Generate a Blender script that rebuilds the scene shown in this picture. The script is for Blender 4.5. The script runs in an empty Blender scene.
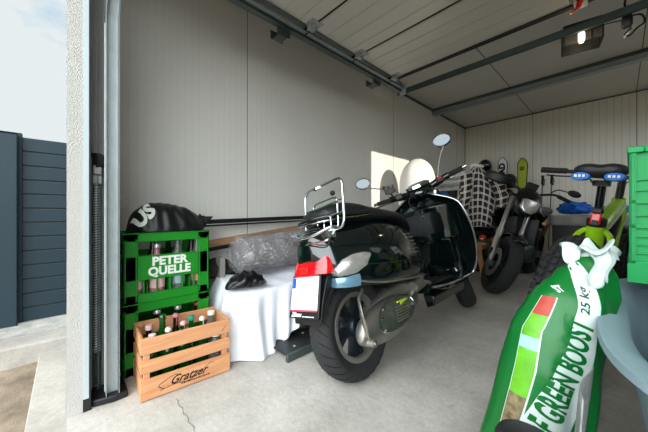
import bpy, bmesh, math, random
from mathutils import Vector, Matrix, Euler, noise
random.seed(7)
PI = math.pi
COL = bpy.context.scene.collection
V = Vector

# ------------------------------------------------------------------ materials
def lin(c):
    return c / 12.92 if c <= 0.04045 else ((c + 0.055) / 1.055) ** 2.4
def rgb(r, g, b):
    return (lin(r / 255), lin(g / 255), lin(b / 255), 1)
def mat(name, col, rough=0.5, metal=0.0, coat=0.0, var=0.0, vscale=6.0, bump=0.0, bscale=60.0,
        trans=0.0, alpha=1.0, spec=0.5, emis=None, estr=0.0, sheen=0.0, wear=0.0, ior=1.45):
    m = bpy.data.materials.new(name); m.use_nodes = True
    nt = m.node_tree; b = nt.nodes['Principled BSDF']
    b.inputs['Base Color'].default_value = col
    b.inputs['Roughness'].default_value = rough
    b.inputs['Metallic'].default_value = metal
    b.inputs['Coat Weight'].default_value = coat
    b.inputs['Coat Roughness'].default_value = 0.05
    b.inputs['Transmission Weight'].default_value = trans
    b.inputs['Alpha'].default_value = alpha
    b.inputs['Specular IOR Level'].default_value = spec
    b.inputs['Sheen Weight'].default_value = sheen
    b.inputs['IOR'].default_value = ior
    if emis:
        b.inputs['Emission Color'].default_value = emis
        b.inputs['Emission Strength'].default_value = estr
    tc = nt.nodes.new('ShaderNodeTexCoord')
    if var > 0:
        n = nt.nodes.new('ShaderNodeTexNoise'); n.inputs['Scale'].default_value = vscale
        n.inputs['Detail'].default_value = 6; n.inputs['Roughness'].default_value = 0.65
        nt.links.new(tc.outputs['Object'], n.inputs['Vector'])
        mp = nt.nodes.new('ShaderNodeMapRange')
        mp.inputs['From Min'].default_value = 0.3; mp.inputs['From Max'].default_value = 0.7
        mp.inputs['To Min'].default_value = 1 - var; mp.inputs['To Max'].default_value = 1 + var
        nt.links.new(n.outputs['Fac'], mp.inputs['Value'])
        mx = nt.nodes.new('ShaderNodeVectorMath'); mx.operation = 'SCALE'
        mx.inputs[0].default_value = col[:3]
        nt.links.new(mp.outputs['Result'], mx.inputs['Scale'])
        nt.links.new(mx.outputs['Vector'], b.inputs['Base Color'])
        if wear > 0:
            m2 = nt.nodes.new('ShaderNodeMapRange')
            m2.inputs['From Min'].default_value = 0.3; m2.inputs['From Max'].default_value = 0.7
            m2.inputs['To Min'].default_value = max(0, rough - wear); m2.inputs['To Max'].default_value = min(1, rough + wear)
            nt.links.new(n.outputs['Fac'], m2.inputs['Value'])
            nt.links.new(m2.outputs['Result'], b.inputs['Roughness'])
    if bump > 0:
        n2 = nt.nodes.new('ShaderNodeTexNoise'); n2.inputs['Scale'].default_value = bscale
        n2.inputs['Detail'].default_value = 4
        nt.links.new(tc.outputs['Object'], n2.inputs['Vector'])
        bp = nt.nodes.new('ShaderNodeBump'); bp.inputs['Strength'].default_value = bump
        bp.inputs['Distance'].default_value = 0.01
        nt.links.new(n2.outputs['Fac'], bp.inputs['Height'])
        nt.links.new(bp.outputs['Normal'], b.inputs['Normal'])
    return m

def N(m, t, **k):
    n = m.node_tree.nodes.new(t)
    for a, v in k.items():
        if a in n.inputs: n.inputs[a].default_value = v
        else: setattr(n, a, v)
    return n
def L(m, a, b): m.node_tree.links.new(a, b)

# concrete floor: mottled, fine aggregate, a few stains
def concrete(name, c1, c2, scale=1.0, bump=0.25, stain=None):
    m = bpy.data.materials.new(name); m.use_nodes = True
    b = m.node_tree.nodes['Principled BSDF']; b.inputs['Roughness'].default_value = 0.85
    tc = N(m, 'ShaderNodeTexCoord')
    n1 = N(m, 'ShaderNodeTexNoise', Scale=2.2 * scale, Detail=8, Roughness=0.7)
    n2 = N(m, 'ShaderNodeTexNoise', Scale=45 * scale, Detail=5, Roughness=0.7)
    n3 = N(m, 'ShaderNodeTexVoronoi', Scale=9 * scale)
    for n in (n1, n2, n3): L(m, tc.outputs['Object'], n.inputs['Vector'])
    r1 = N(m, 'ShaderNodeValToRGB'); r1.color_ramp.elements[0].position = 0.32; r1.color_ramp.elements[1].position = 0.66
    r1.color_ramp.elements[0].color = c1; r1.color_ramp.elements[1].color = c2
    L(m, n1.outputs['Fac'], r1.inputs['Fac'])
    r2 = N(m, 'ShaderNodeMapRange'); r2.inputs['From Min'].default_value = 0.3; r2.inputs['From Max'].default_value = 0.7
    r2.inputs['To Min'].default_value = 0.86; r2.inputs['To Max'].default_value = 1.1
    L(m, n2.outputs['Fac'], r2.inputs['Value'])
    mu = N(m, 'ShaderNodeVectorMath', operation='SCALE'); L(m, r1.outputs['Color'], mu.inputs[0]); L(m, r2.outputs['Result'], mu.inputs['Scale'])
    # little dark specks
    r3 = N(m, 'ShaderNodeMapRange'); r3.inputs['From Min'].default_value = 0.03; r3.inputs['From Max'].default_value = 0.07
    r3.inputs['To Min'].default_value = 0.72; r3.inputs['To Max'].default_value = 1
    L(m, n3.outputs['Distance'], r3.inputs['Value'])
    m2 = N(m, 'ShaderNodeVectorMath', operation='SCALE'); L(m, mu.outputs['Vector'], m2.inputs[0]); L(m, r3.outputs['Result'], m2.inputs['Scale'])
    L(m, m2.outputs['Vector'], b.inputs['Base Color'])
    bp = N(m, 'ShaderNodeBump', Strength=bump, Distance=0.01); L(m, n2.outputs['Fac'], bp.inputs['Height']); L(m, bp.outputs['Normal'], b.inputs['Normal'])
    return m

# ribbed sandwich panel; axis = object-space axis the ribs are spaced along
def ribbed(name, col, axis, pitch=0.05, rough=0.45, bump=0.35, groove=0.12, darkline=0.90, ndist=0.004):
    m = bpy.data.materials.new(name); m.use_nodes = True
    b = m.node_tree.nodes['Principled BSDF']; b.inputs['Roughness'].default_value = rough
    tc = N(m, 'ShaderNodeTexCoord'); sx = N(m, 'ShaderNodeSeparateXYZ'); L(m, tc.outputs['Object'], sx.inputs[0])
    d = N(m, 'ShaderNodeMath', operation='DIVIDE'); L(m, sx.outputs[axis], d.inputs[0]); d.inputs[1].default_value = pitch
    fr = N(m, 'ShaderNodeMath', operation='FRACT'); L(m, d.outputs[0], fr.inputs[0])
    pp = N(m, 'ShaderNodeMath', operation='PINGPONG'); L(m, fr.outputs[0], pp.inputs[0]); pp.inputs[1].default_value = 0.5
    mr = N(m, 'ShaderNodeMapRange'); mr.inputs['From Min'].default_value = 0.0; mr.inputs['From Max'].default_value = groove
    mr.inputs['To Min'].default_value = 0; mr.inputs['To Max'].default_value = 1; mr.clamp = True
    L(m, pp.outputs[0], mr.inputs['Value'])
    cr = N(m, 'ShaderNodeMapRange'); cr.inputs['To Min'].default_value = darkline; cr.inputs['To Max'].default_value = 1
    L(m, mr.outputs['Result'], cr.inputs['Value'])
    no = N(m, 'ShaderNodeTexNoise', Scale=1.7, Detail=5); L(m, tc.outputs['Object'], no.inputs['Vector'])
    nr = N(m, 'ShaderNodeMapRange'); nr.inputs['From Min'].default_value = .3; nr.inputs['From Max'].default_value = .7
    nr.inputs['To Min'].default_value = .96; nr.inputs['To Max'].default_value = 1.03; L(m, no.outputs['Fac'], nr.inputs['Value'])
    mm = N(m, 'ShaderNodeMath', operation='MULTIPLY'); L(m, cr.outputs['Result'], mm.inputs[0]); L(m, nr.outputs['Result'], mm.inputs[1])
    sc = N(m, 'ShaderNodeVectorMath', operation='SCALE'); sc.inputs[0].default_value = col[:3]; L(m, mm.outputs[0], sc.inputs['Scale'])
    L(m, sc.outputs['Vector'], b.inputs['Base Color'])
    bp = N(m, 'ShaderNodeBump', Strength=bump, Distance=ndist); L(m, mr.outputs['Result'], bp.inputs['Height']); L(m, bp.outputs['Normal'], b.inputs['Normal'])
    return m

def plaid_mat():
    m = bpy.data.materials.new('plaid_flannel'); m.use_nodes = True
    b = m.node_tree.nodes['Principled BSDF']; b.inputs['Roughness'].default_value = 0.95
    tc = N(m, 'ShaderNodeTexCoord'); sx = N(m, 'ShaderNodeSeparateXYZ'); L(m, tc.outputs['UV'], sx.inputs[0])
    def band(axis, scale, off, lo):
        a = N(m, 'ShaderNodeMath', operation='MULTIPLY_ADD'); L(m, sx.outputs[axis], a.inputs[0]); a.inputs[1].default_value = scale; a.inputs[2].default_value = off
        f = N(m, 'ShaderNodeMath', operation='FRACT'); L(m, a.outputs[0], f.inputs[0])
        g = N(m, 'ShaderNodeMath', operation='LESS_THAN'); L(m, f.outputs[0], g.inputs[0]); g.inputs[1].default_value = lo
        return g.outputs[0]
    def mx(a, c, op='MAXIMUM'):
        n = N(m, 'ShaderNodeMath', operation=op); L(m, a, n.inputs[0]); L(m, c, n.inputs[1]); return n.outputs[0]
    l1 = mx(band('X', 9, 0, .09), band('X', 9, .17, .09)); l2 = mx(band('Y', 9, 0, .09), band('Y', 9, .17, .09))
    w = mx(l1, l2); w2 = mx(band('X', 9, .62, .3), band('Y', 9, .62, .3))
    c = N(m, 'ShaderNodeMix', data_type='RGBA'); c.inputs[6].default_value = rgb(22, 20, 22); c.inputs[7].default_value = rgb(52, 34, 40)
    L(m, w2, c.inputs[0])
    c2 = N(m, 'ShaderNodeMix', data_type='RGBA'); L(m, w, c2.inputs[0]); L(m, c.outputs[2], c2.inputs[6]); c2.inputs[7].default_value = rgb(232, 228, 220)
    L(m, c2.outputs[2], b.inputs['Base Color'])
    return m

def wood(name, c1, c2, axis='Z', scale=1.0, rough=0.7):
    m = bpy.data.materials.new(name); m.use_nodes = True
    b = m.node_tree.nodes['Principled BSDF']; b.inputs['Roughness'].default_value = rough
    tc = N(m, 'ShaderNodeTexCoord'); mp = N(m, 'ShaderNodeMapping'); L(m, tc.outputs['Object'], mp.inputs['Vector'])
    s = {'X': (2, 26, 26), 'Y': (26, 2, 26), 'Z': (26, 26, 2)}[axis]
    mp.inputs['Scale'].default_value = tuple(q * scale for q in s)
    n = N(m, 'ShaderNodeTexNoise', Scale=2.0, Detail=6, Roughness=0.6, Distortion=0.6); L(m, mp.outputs['Vector'], n.inputs['Vector'])
    r = N(m, 'ShaderNodeValToRGB'); r.color_ramp.elements[0].position = .3; r.color_ramp.elements[1].position = .7
    r.color_ramp.elements[0].color = c1; r.color_ramp.elements[1].color = c2
    L(m, n.outputs['Fac'], r.inputs['Fac']); L(m, r.outputs['Color'], b.inputs['Base Color'])
    bp = N(m, 'ShaderNodeBump', Strength=.15, Distance=.005); L(m, n.outputs['Fac'], bp.inputs['Height']); L(m, bp.outputs['Normal'], b.inputs['Normal'])
    return m

M = {}
M['floor'] = concrete('floor_concrete', rgb(160, 154, 146), rgb(198, 192, 184), 1.0)
M['drive'] = concrete('driveway_concrete', rgb(150, 143, 135), rgb(176, 169, 160), 1.0)
M['curb'] = concrete('curb_concrete', rgb(150, 143, 135), rgb(188, 182, 174), 1.4)
M['soil'] = concrete('soil', rgb(112, 96, 80), rgb(160, 143, 122), 4, .8)
M['gravel'] = concrete('gravel', rgb(165, 160, 152), rgb(222, 218, 210), 6, 1.0)
M['plaster'] = mat('rough_plaster', rgb(186, 183, 178), .95, bump=.55, bscale=190, var=.04, vscale=60)
M['wall_l'] = ribbed('wall_panel_left', rgb(222, 220, 214), 'Y', .045, bump=.22, darkline=.95)
M['wall_b'] = ribbed('wall_panel_back', rgb(228, 222, 209), 'X', .072, bump=.5, darkline=.82)
M['ceil'] = mat('ceiling_panel', rgb(206, 203, 195), .4, var=.03, vscale=3, bump=.05, bscale=30)
M['seam'] = mat('seam_dark', rgb(104, 103, 100), .8)
M['galv'] = mat('galvanised_steel', rgb(168, 176, 178), .42, .55, var=.1, vscale=20)
M['galv_dark'] = mat('galvanised_steel_dark', rgb(92, 104, 102), .42, .8, var=.1, vscale=20)
M['jamb'] = mat('jamb_aluminium', rgb(190, 200, 205), .35, .3)
M['black_rubber'] = mat('black_rubber', rgb(28, 28, 29), .75, bump=.1)
M['black_plastic'] = mat('black_plastic', rgb(22, 22, 24), .45, var=.1)
M['black_gloss'] = mat('black_gloss', rgb(12, 14, 16), .18, coat=.5)
M['fence'] = mat('anthracite_slat', rgb(22, 44, 54), .5, var=.05, vscale=3)
M['door'] = ribbed('door_panel', rgb(204, 200, 192), 'Y', .125, rough=.3, bump=.5, groove=.08, darkline=.86)
M['green_crate'] = mat('green_crate_plastic', rgb(20, 132, 30), .38, var=.08, vscale=10)
M['emerald'] = mat('emerald_crate_plastic', rgb(0, 150, 76), .5, var=.05, vscale=8)
M['white_print'] = mat('white_print', rgb(226, 230, 222), .6)
M['black_print'] = mat('black_print', rgb(30, 24, 20), .8)
M['crate_wood'] = wood('crate_pine', rgb(190, 126, 84), rgb(214, 158, 114), 'Y')
M['plank'] = wood('plank_pine', rgb(150, 112, 80), rgb(182, 142, 106), 'Y')
M['trestle'] = wood('trestle_beech', rgb(170, 112, 70), rgb(206, 150, 102), 'Z')
M['bag_black'] = mat('black_nylon', rgb(12, 13, 15), .42, bump=.35, bscale=18)
M['sheet'] = mat('white_cotton_sheet', rgb(236, 238, 246), .9, sheen=.3, var=.02, bump=.15, bscale=25)
M['roll'] = mat('grey_carpet', rgb(104, 98, 98), .85, var=.25, vscale=14, bump=.6, bscale=40)
M['wrap'] = mat('clear_wrap', rgb(235, 235, 238), .10, alpha=.22, bump=1.0, bscale=14)
def wrap_mat():
    m = M['wrap']; nt = m.node_tree; b = nt.nodes['Principled BSDF']; tc = N(m, 'ShaderNodeTexCoord')
    n = N(m, 'ShaderNodeTexNoise', Scale=24, Detail=6, Roughness=.7, Distortion=1.4); L(m, tc.outputs['Object'], n.inputs['Vector'])
    r = N(m, 'ShaderNodeValToRGB'); r.color_ramp.elements[0].position = .46; r.color_ramp.elements[0].color = (.08,)*3 + (1,); r.color_ramp.elements[1].position = .66; r.color_ramp.elements[1].color = (.5,)*3 + (1,)
    L(m, n.outputs['Fac'], r.inputs['Fac']); L(m, r.outputs['Color'], b.inputs['Alpha'])
wrap_mat()
M['trash'] = mat('black_bin_bag', rgb(14, 14, 16), .28, bump=.8, bscale=20)
M['cardboard'] = mat('cardboard', rgb(132, 100, 72), .85, var=.1)
M['paint'] = mat('dark_green_black_paint', rgb(3, 13, 14), .12, coat=1.0, spec=.6)
M['chrome'] = mat('chrome', rgb(215, 218, 222), .12, 1.0)
M['chrome_dull'] = mat('brushed_alloy', rgb(168, 164, 158), .38, .9, var=.12, vscale=25)
M['seat'] = mat('black_seat_vinyl', rgb(24, 24, 25), .48, bump=.2, bscale=120)
M['tyre'] = mat('tyre_rubber', rgb(36, 36, 37), .8, var=.15, vscale=30)
M['rim_dark'] = mat('dark_rim', rgb(38, 46, 52), .35, .6)
M['rim_lip'] = mat('rim_lip', rgb(156, 152, 146), .4, .7)
M['red_lens'] = mat('red_lens', rgb(224, 14, 24), .12, coat=1.0)
M['clear_lens'] = mat('clear_lens', rgb(168, 164, 160), .14, .5, coat=1.0, bump=.25, bscale=60, var=.25, vscale=25)
M['plate'] = mat('plate_white', rgb(232, 236, 238), .5)
M['plate_red'] = mat('plate_red', rgb(208, 60, 76), .5)
M['plate_blue'] = mat('plate_blue', rgb(20, 74, 190), .5)
M['heat'] = mat('heat_shield', rgb(150, 146, 138), .32, .85, var=.2, vscale=12)
M['hiviz'] = mat('yellow_green_paint', rgb(176, 190, 40), .5)
M['mirror'] = mat('mirror_glass', rgb(84, 88, 90), .03, 1.0)
M['red_plastic'] = mat('red_plastic', rgb(208, 26, 28), .35)
M['plaid'] = plaid_mat()
M['blue_cloth'] = mat('blue_cloth', rgb(22, 96, 150), .8, bump=.3, bscale=14)
M['blue_bag'] = mat('blue_polybag', rgb(14, 92, 190), .35, bump=.5, bscale=14)
M['teal_bag'] = mat('teal_polybag', rgb(16, 136, 146), .4, bump=.5, bscale=14)
M['green_cloth'] = mat('green_felt', rgb(16, 106, 84), .9)
M['grey_cloth'] = mat('grey_cloth', rgb(150, 147, 144), .9, var=.06, bump=.3, bscale=10)
M['white_cloth'] = mat('white_fabric', rgb(232, 230, 224), .85, bump=.25, bscale=9)
M['ski_white'] = mat('ski_white', rgb(250, 248, 244), .35)
M['ski_lime'] = mat('ski_lime', rgb(176, 190, 52), .4)
M['lime'] = mat('lime_frame_paint', rgb(146, 196, 22), .25, coat=.6)
M['blue_gel'] = mat('blue_rubber', rgb(26, 108, 196), .4)
M['bag_green'] = mat('green_sack_film', rgb(3, 102, 38), .3, var=.05, vscale=5, bump=.35, bscale=9)
M['bag_dgreen'] = mat('dark_green_print', rgb(8, 76, 42), .4)
M['bag_white'] = mat('white_sack_film', rgb(200, 212, 208), .35, bump=.35, bscale=9)
M['lime_print'] = mat('lime_print', rgb(96, 170, 34), .4, var=.3, vscale=16)
M['sky_print'] = mat('pale_blue_print', rgb(150, 190, 226), .4)
M['brown_print'] = mat('brown_print', rgb(122, 108, 78), .5, var=.6, vscale=70)
M['red_print'] = mat('red_brown_print', rgb(176, 66, 52), .5, var=.3, vscale=20)
M['tub'] = mat('grey_blue_tub', rgb(132, 152, 162), .45, var=.05)
M['dark_teal'] = mat('dark_teal_fabric', rgb(14, 74, 66), .8, var=.35, vscale=30, bump=.4, bscale=30)
M['red_fabric'] = mat('red_fabric', rgb(226, 44, 74), .7)
M['paper'] = mat('newspaper', rgb(140, 142, 140), .85, var=.2, vscale=60)
M['opener'] = mat('opener_housing', rgb(24, 25, 26), .5)
M['lamp'] = mat('lamp_tube', rgb(255, 240, 205), .4, emis=(1, .82, .5, 1), estr=5)
M['lamp_glass'] = mat('lamp_cover', rgb(110, 110, 104), .15, alpha=.25)
M['glass_green'] = mat('green_glass', rgb(18, 110, 30), .05, trans=.75, coat=.5)
M['glass_clear'] = mat('clear_glass', rgb(176, 186, 182), .05, trans=.8)
M['glass_pink'] = mat('pink_filled_glass', rgb(206, 128, 146), .1, trans=.3)
M['glass_brown'] = mat('brown_glass', rgb(50, 28, 14), .08, trans=.4)
M['orange'] = mat('orange_plastic', rgb(232, 84, 30), .4)
M['copper'] = mat('brown_tank_paint', rgb(120, 72, 44), .3, .2, coat=.4)
M['fork'] = mat('fork_alloy', rgb(176, 178, 176), .3, .9)
M['teal_cap'] = mat('teal_cap', rgb(24, 142, 120), .4)
M['window_glass'] = mat('window_glass', rgb(240, 245, 248), .02, alpha=.12)
M['pvc'] = mat('white_pvc', rgb(225, 225, 222), .4)

# ------------------------------------------------------------------ mesh builder
class MB:
    def __init__(s, T=None): s.v = []; s.f = []; s.T = T or Matrix(); s.uv = None
    def add(s, vs, fs, T=None):
        o = len(s.v); A = s.T @ T if T else s.T
        s.v += [tuple(A @ V(p)) for p in vs]; s.f += [tuple(i + o for i in f) for f in fs]
    def box(s, a, b, T=None):
        x0, y0, z0 = a; x1, y1, z1 = b
        s.add([(x0,y0,z0),(x1,y0,z0),(x1,y1,z0),(x0,y1,z0),(x0,y0,z1),(x1,y0,z1),(x1,y1,z1),(x0,y1,z1)],
              [(0,3,2,1),(4,5,6,7),(0,1,5,4),(1,2,6,5),(2,3,7,6),(3,0,4,7)], T)
    def bar(s, p, q, w, h, up=(0, 0, 1)):
        p = V(p); q = V(q); d = q - p; l = d.length; d.normalize(); u = V(up)
        x = d.cross(u)
        if x.length < 1e-4: x = d.cross(V((1, 0, 0)))
        x.normalize(); u = x.cross(d)
        T = Matrix((x, d, u)).transposed().to_4x4(); T.translation = p
        s.box((-w/2, 0, -h/2), (w/2, l, h/2), T)
    def tube(s, pts, r, n=10, closed=False, T=None, flat=1.0):
        pts = [V(p) for p in pts]; rr = r if isinstance(r, (list, tuple)) else [r] * len(pts)
        k = len(pts); vs = []; fs = []; prev = None
        for i, p in enumerate(pts):
            if closed: t = pts[(i+1) % k] - pts[i-1]
            else: t = pts[min(i+1, k-1)] - pts[max(i-1, 0)]
            if t.length < 1e-9: t = V((0, 0, 1))
            t.normalize()
            if prev is None:
                a = V((0, 0, 1)) if abs(t.z) < .9 else V((1, 0, 0)); x = t.cross(a).normalized()
            else:
                x = prev - t * prev.dot(t)
                x = x.normalized() if x.length > 1e-6 else t.cross(V((0, 0, 1))).normalized()
            prev = x; y = t.cross(x)
            for j in range(n):
                a = 2 * PI * j / n; vs.append(p + x * math.cos(a) * rr[i] + y * math.sin(a) * rr[i] * flat)
        for i in range(k if closed else k - 1):
            for j in range(n):
                a = i * n + j; b = i * n + (j+1) % n; i2 = (i+1) % k; c = i2 * n + (j+1) % n; d = i2 * n + j
                fs.append((a, b, c, d))
        if not closed: fs.append(tuple(range(n))[::-1]); fs.append(tuple((k-1) * n + j for j in range(n)))
        s.add(vs, fs, T)
    def lathe(s, prof, n=24, T=None, closed=False):      # prof: (r, z)
        vs = []; fs = []; k = len(prof)
        for r, z in prof:
            for j in range(n):
                a = 2 * PI * j / n; vs.append((max(r, 1e-4) * math.cos(a), max(r, 1e-4) * math.sin(a), z))
        for i in range(k if closed else k - 1):
            for j in range(n):
                i2 = (i+1) % k
                fs.append((i*n+j, i*n+(j+1) % n, i2*n+(j+1) % n, i2*n+j))
        if not closed: fs.append(tuple(range(n))[::-1]); fs.append(tuple((k-1)*n+j for j in range(n)))
        s.add(vs, fs, T)
    def loft(s, secs, cap=True, T=None, loop=True):
        n = len(secs[0]); vs = [p for q in secs for p in q]; fs = []
        for i in range(len(secs) - 1):
            for j in range(n if loop else n - 1):
                fs.append((i*n+j, i*n+(j+1) % n, (i+1)*n+(j+1) % n, (i+1)*n+j))
        if cap and loop: fs.append(tuple(range(n))[::-1]); fs.append(tuple((len(secs)-1)*n+j for j in range(n)))
        s.add(vs, fs, T)
    def prism(s, poly, h0, h1, T=None):                  # poly in xy, extruded along z
        n = len(poly)
        vs = [(x, y, h0) for x, y in poly] + [(x, y, h1) for x, y in poly]
        fs = [tuple(range(n))[::-1], tuple(range(n, 2*n))] + [(i, (i+1) % n, n+(i+1) % n, n+i) for i in range(n)]
        s.add(vs, fs, T)
    def ball(s, c, r, n=16, m=10, T=None):
        rx, ry, rz = r if isinstance(r, (tuple, list)) else (r, r, r); vs = []; fs = []
        for i in range(m + 1):
            t = PI * i / m; q = max(math.sin(t), 1e-3)
            for j in range(n):
                a = 2*PI*j/n; vs.append((c[0]+rx*q*math.cos(a), c[1]+ry*q*math.sin(a), c[2]-rz*math.cos(t)))
        for i in range(m):
            for j in range(n): fs.append((i*n+j, i*n+(j+1) % n, (i+1)*n+(j+1) % n, (i+1)*n+j))
        s.add(vs, fs, T)
    def grid(s, fn, nu, nv, T=None, thick=0.0):
        vs = [fn(i/nu, j/nv) for j in range(nv+1) for i in range(nu+1)]
        fs = [(j*(nu+1)+i, j*(nu+1)+i+1, (j+1)*(nu+1)+i+1, (j+1)*(nu+1)+i) for j in range(nv) for i in range(nu)]
        s.add(vs, fs, T)
        s.uv = [(i/nu, j/nv) for j in range(nv+1) for i in range(nu+1)]
    def build(s, name, m, parent=None, smooth=True, bevel=0.0, seg=2, solid=0.0, sub=0, angle=40, loc=None):
        me = bpy.data.meshes.new(name); me.from_pydata(s.v, [], s.f)
        bm = bmesh.new(); bm.from_mesh(me)
        if s.uv is None: bmesh.ops.recalc_face_normals(bm, faces=bm.faces)
        bm.to_mesh(me); bm.free()
        if s.uv and len(s.uv) == len(s.v):
            ul = me.uv_layers.new(name='UVMap')
            for lp in me.loops: ul.data[lp.index].uv = s.uv[lp.vertex_index]
        me.materials.append(m if not isinstance(m, str) else M[m])
        o = bpy.data.objects.new(name, me); COL.objects.link(o)
        if parent: o.parent = parent
        if loc: o.location = loc
        if smooth:
            me.polygons.foreach_set('use_smooth', [True] * len(me.polygons))
            try: me.set_sharp_from_angle(angle=math.radians(angle))
            except Exception: pass
        if solid: md = o.modifiers.new('solid', 'SOLIDIFY'); md.thickness = solid; md.offset = 0
        if bevel:
            md = o.modifiers.new('bevel', 'BEVEL'); md.width = bevel; md.segments = seg; md.limit_method = 'ANGLE'; md.harden_normals = False
        if sub:
            md = o.modifiers.new('sub', 'SUBSURF'); md.levels = sub; md.render_levels = sub
        return o

def tag(o, label=None, cat=None, group=None, kind=None):
    if label: o['label'] = label
    if cat: o['category'] = cat
    if group: o['group'] = group
    if kind: o['kind'] = kind
    return o
def thing(name, label, cat, loc=(0, 0, 0), rot=(0, 0, 0), group=None):
    o = bpy.data.objects.new(name, None); COL.objects.link(o); o.empty_display_size = .1
    o.location = loc; o.rotation_euler = rot
    return tag(o, label, cat, group)
def struct(o): o['kind'] = 'structure'; return o
def dup(root, loc=None, rot=None, label=None):
    r = root.copy(); COL.objects.link(r)
    if loc is not None: r.location = loc
    if rot is not None: r.rotation_euler = rot
    if label: r['label'] = label
    for ch in list(root.children):
        c = ch.copy(); COL.objects.link(c); c.parent = r
        for g in list(ch.children):
            d = g.copy(); COL.objects.link(d); d.parent = c
    return r
def TR(loc=(0, 0, 0), rot=(0, 0, 0)):
    return Matrix.Translation(V(loc)) @ Euler(rot).to_matrix().to_4x4()
def arc(c, r, a0, a1, n, plane='xy'):
    out = []
    for i in range(n + 1):
        a = math.radians(a0 + (a1 - a0) * i / n); u = r * math.cos(a); w = r * math.sin(a)
        out.append({'xy': V((c[0]+u, c[1]+w, c[2])), 'xz': V((c[0]+u, c[1], c[2]+w)), 'yz': V((c[0], c[1]+u, c[2]+w))}[plane])
    return out
def rrect(w, h, r, n=4):        # rounded rectangle outline centred on 0, in 2D
    out = []
    for cx, cy, a in ((w/2-r, h/2-r, 0), (-w/2+r, h/2-r, 90), (-w/2+r, -h/2+r, 180), (w/2-r, -h/2+r, 270)):
        for i in range(n + 1):
            t = math.radians(a + 90 * i / n); out.append((cx + r*math.cos(t), cy + r*math.sin(t)))
    return out
def spline(pts, n=8):           # Catmull-Rom through points
    P = [V(p) for p in pts]; out = []
    for i in range(len(P) - 1):
        p0 = P[max(i-1, 0)]; p1 = P[i]; p2 = P[i+1]; p3 = P[min(i+2, len(P)-1)]
        for k in range(n):
            t = k / n
            out.append(.5 * ((2*p1) + (p2-p0)*t + (2*p0-5*p1+4*p2-p3)*t*t + (3*p1-p0-3*p2+p3)*t**3))
    out.append(P[-1]); return out
def letters(txt, size, bold=0.0, shear=0.0, spacing=1.0, width=1.0, res=3):
    """text -> (verts 2D centred, faces)"""
    cu = bpy.data.curves.new('txt', 'FONT'); cu.body = txt; cu.size = size; cu.offset = bold; cu.shear = shear
    cu.align_x = 'CENTER'; cu.align_y = 'CENTER'; cu.space_character = spacing; cu.resolution_u = res; cu.fill_mode = 'FRONT'
    ob = bpy.data.objects.new('txt', cu); COL.objects.link(ob)
    bpy.context.view_layer.update()
    me = bpy.data.meshes.new_from_object(ob.evaluated_get(bpy.context.evaluated_depsgraph_get()))
    bm = bmesh.new(); bm.from_mesh(me)
    bmesh.ops.triangulate(bm, faces=bm.faces)
    for _ in range(1):
        bmesh.ops.subdivide_edges(bm, edges=[e for e in bm.edges if e.calc_length() > size*.35], cuts=1)
    bmesh.ops.triangulate(bm, faces=bm.faces)
    vs = [(v.co.x * width, v.co.y) for v in bm.verts]; bm.verts.index_update()
    fs = [tuple(v.index for v in f.verts) for f in bm.faces]
    bm.free(); bpy.data.objects.remove(ob); bpy.data.curves.remove(cu); bpy.data.meshes.remove(me)
    return vs, fs
def flat_text(name, txt, size, m, parent, T, **k):
    vs, fs = letters(txt, size, **k)
    mb = MB(); mb.v = [tuple(T @ V((x, y, 0))) for x, y in vs]; mb.f = fs; mb.uv = []
    o = mb.build(name, m, parent, smooth=False, solid=.0006); return o
def frame_T(origin, xdir, ydir):
    x = V(xdir).normalized(); y = V(ydir); y = (y - x * y.dot(x)).normalized(); z = x.cross(y)
    T = Matrix((x, y, z)).transposed().to_4x4(); T.translation = V(origin); return T
# ================================================================== SETTING
RX = 3.25; BY = 5.51; HZ = 2.426
b = MB(); b.box((-.08, 0, -.12), (RX+.08, BY+.08, 0)); struct(b.build('floor', 'floor', smooth=False))
b = MB()
pts = spline([(.70, .10, 0), (.735, .25, 0), (.72, .33, 0), (.80, .345, 0)], 5)
b = MB(); b.tube([(.69 + i*.02, .346 + .004*math.sin(i*1.9), .0006) for i in range(26)], [.001 + .0025*abs(math.sin(i*1.3)) for i in range(26)], 5, flat=.2)
struct(b.build('trim_6', mat('floor_crack', rgb(132, 126, 118), .95), smooth=False))
b = MB(); b.box((-.08, .056, 0), (0, BY, HZ)); struct(b.build('wall_left', 'wall_l', smooth=False))
b = MB(); b.box((-.08, BY, 0), (RX+.08, BY+.08, HZ)); struct(b.build('wall_back', 'wall_b', smooth=False))
# right wall; windows added, small for the sun patch, large to brighten the back
WY0, WY1, WZ0, WZ1 = 2.0, 2.75, 1.45, 2.05
b = MB(); b.box((RX, 0, 0), (RX+.08, WY0, HZ)); b.box((RX, WY1, 0), (RX+.08, 3.7, HZ)); b.box((RX, 4.9, 0), (RX+.08, BY, HZ)); b.box((RX, WY0, 0), (RX+.08, WY1, WZ0)); b.box((RX, WY0, WZ1), (RX+.08, WY1, HZ)); b.box((RX, 3.7, 0), (RX+.08, 4.9, 1.2)); b.box((RX, 3.7, 2.1), (RX+.08, 4.9, HZ))
struct(b.build('wall_right', 'wall_l', smooth=False))
for nm, ya, yb, za, zb_ in (('added_window_1', WY0, WY1, WZ0, WZ1), ('added_window_2', 3.7, 4.9, 1.2, 2.1)):
    b = MB()
    for y0, y1, z0, z1 in ((ya, ya+.05, za, zb_), (yb-.05, yb, za, zb_), (ya+.05, yb-.05, za, za+.05), (ya+.05, yb-.05, zb_-.05, zb_)): b.box((RX+.01, y0, z0), (RX+.07, y1, z1))
    w = struct(b.build(nm, 'pvc', bevel=.004)); b = MB(); b.box((RX+.035, ya+.05, za+.05), (RX+.041, yb-.05, zb_-.05)); b.build('pane', 'window_glass', w, smooth=False)
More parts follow.
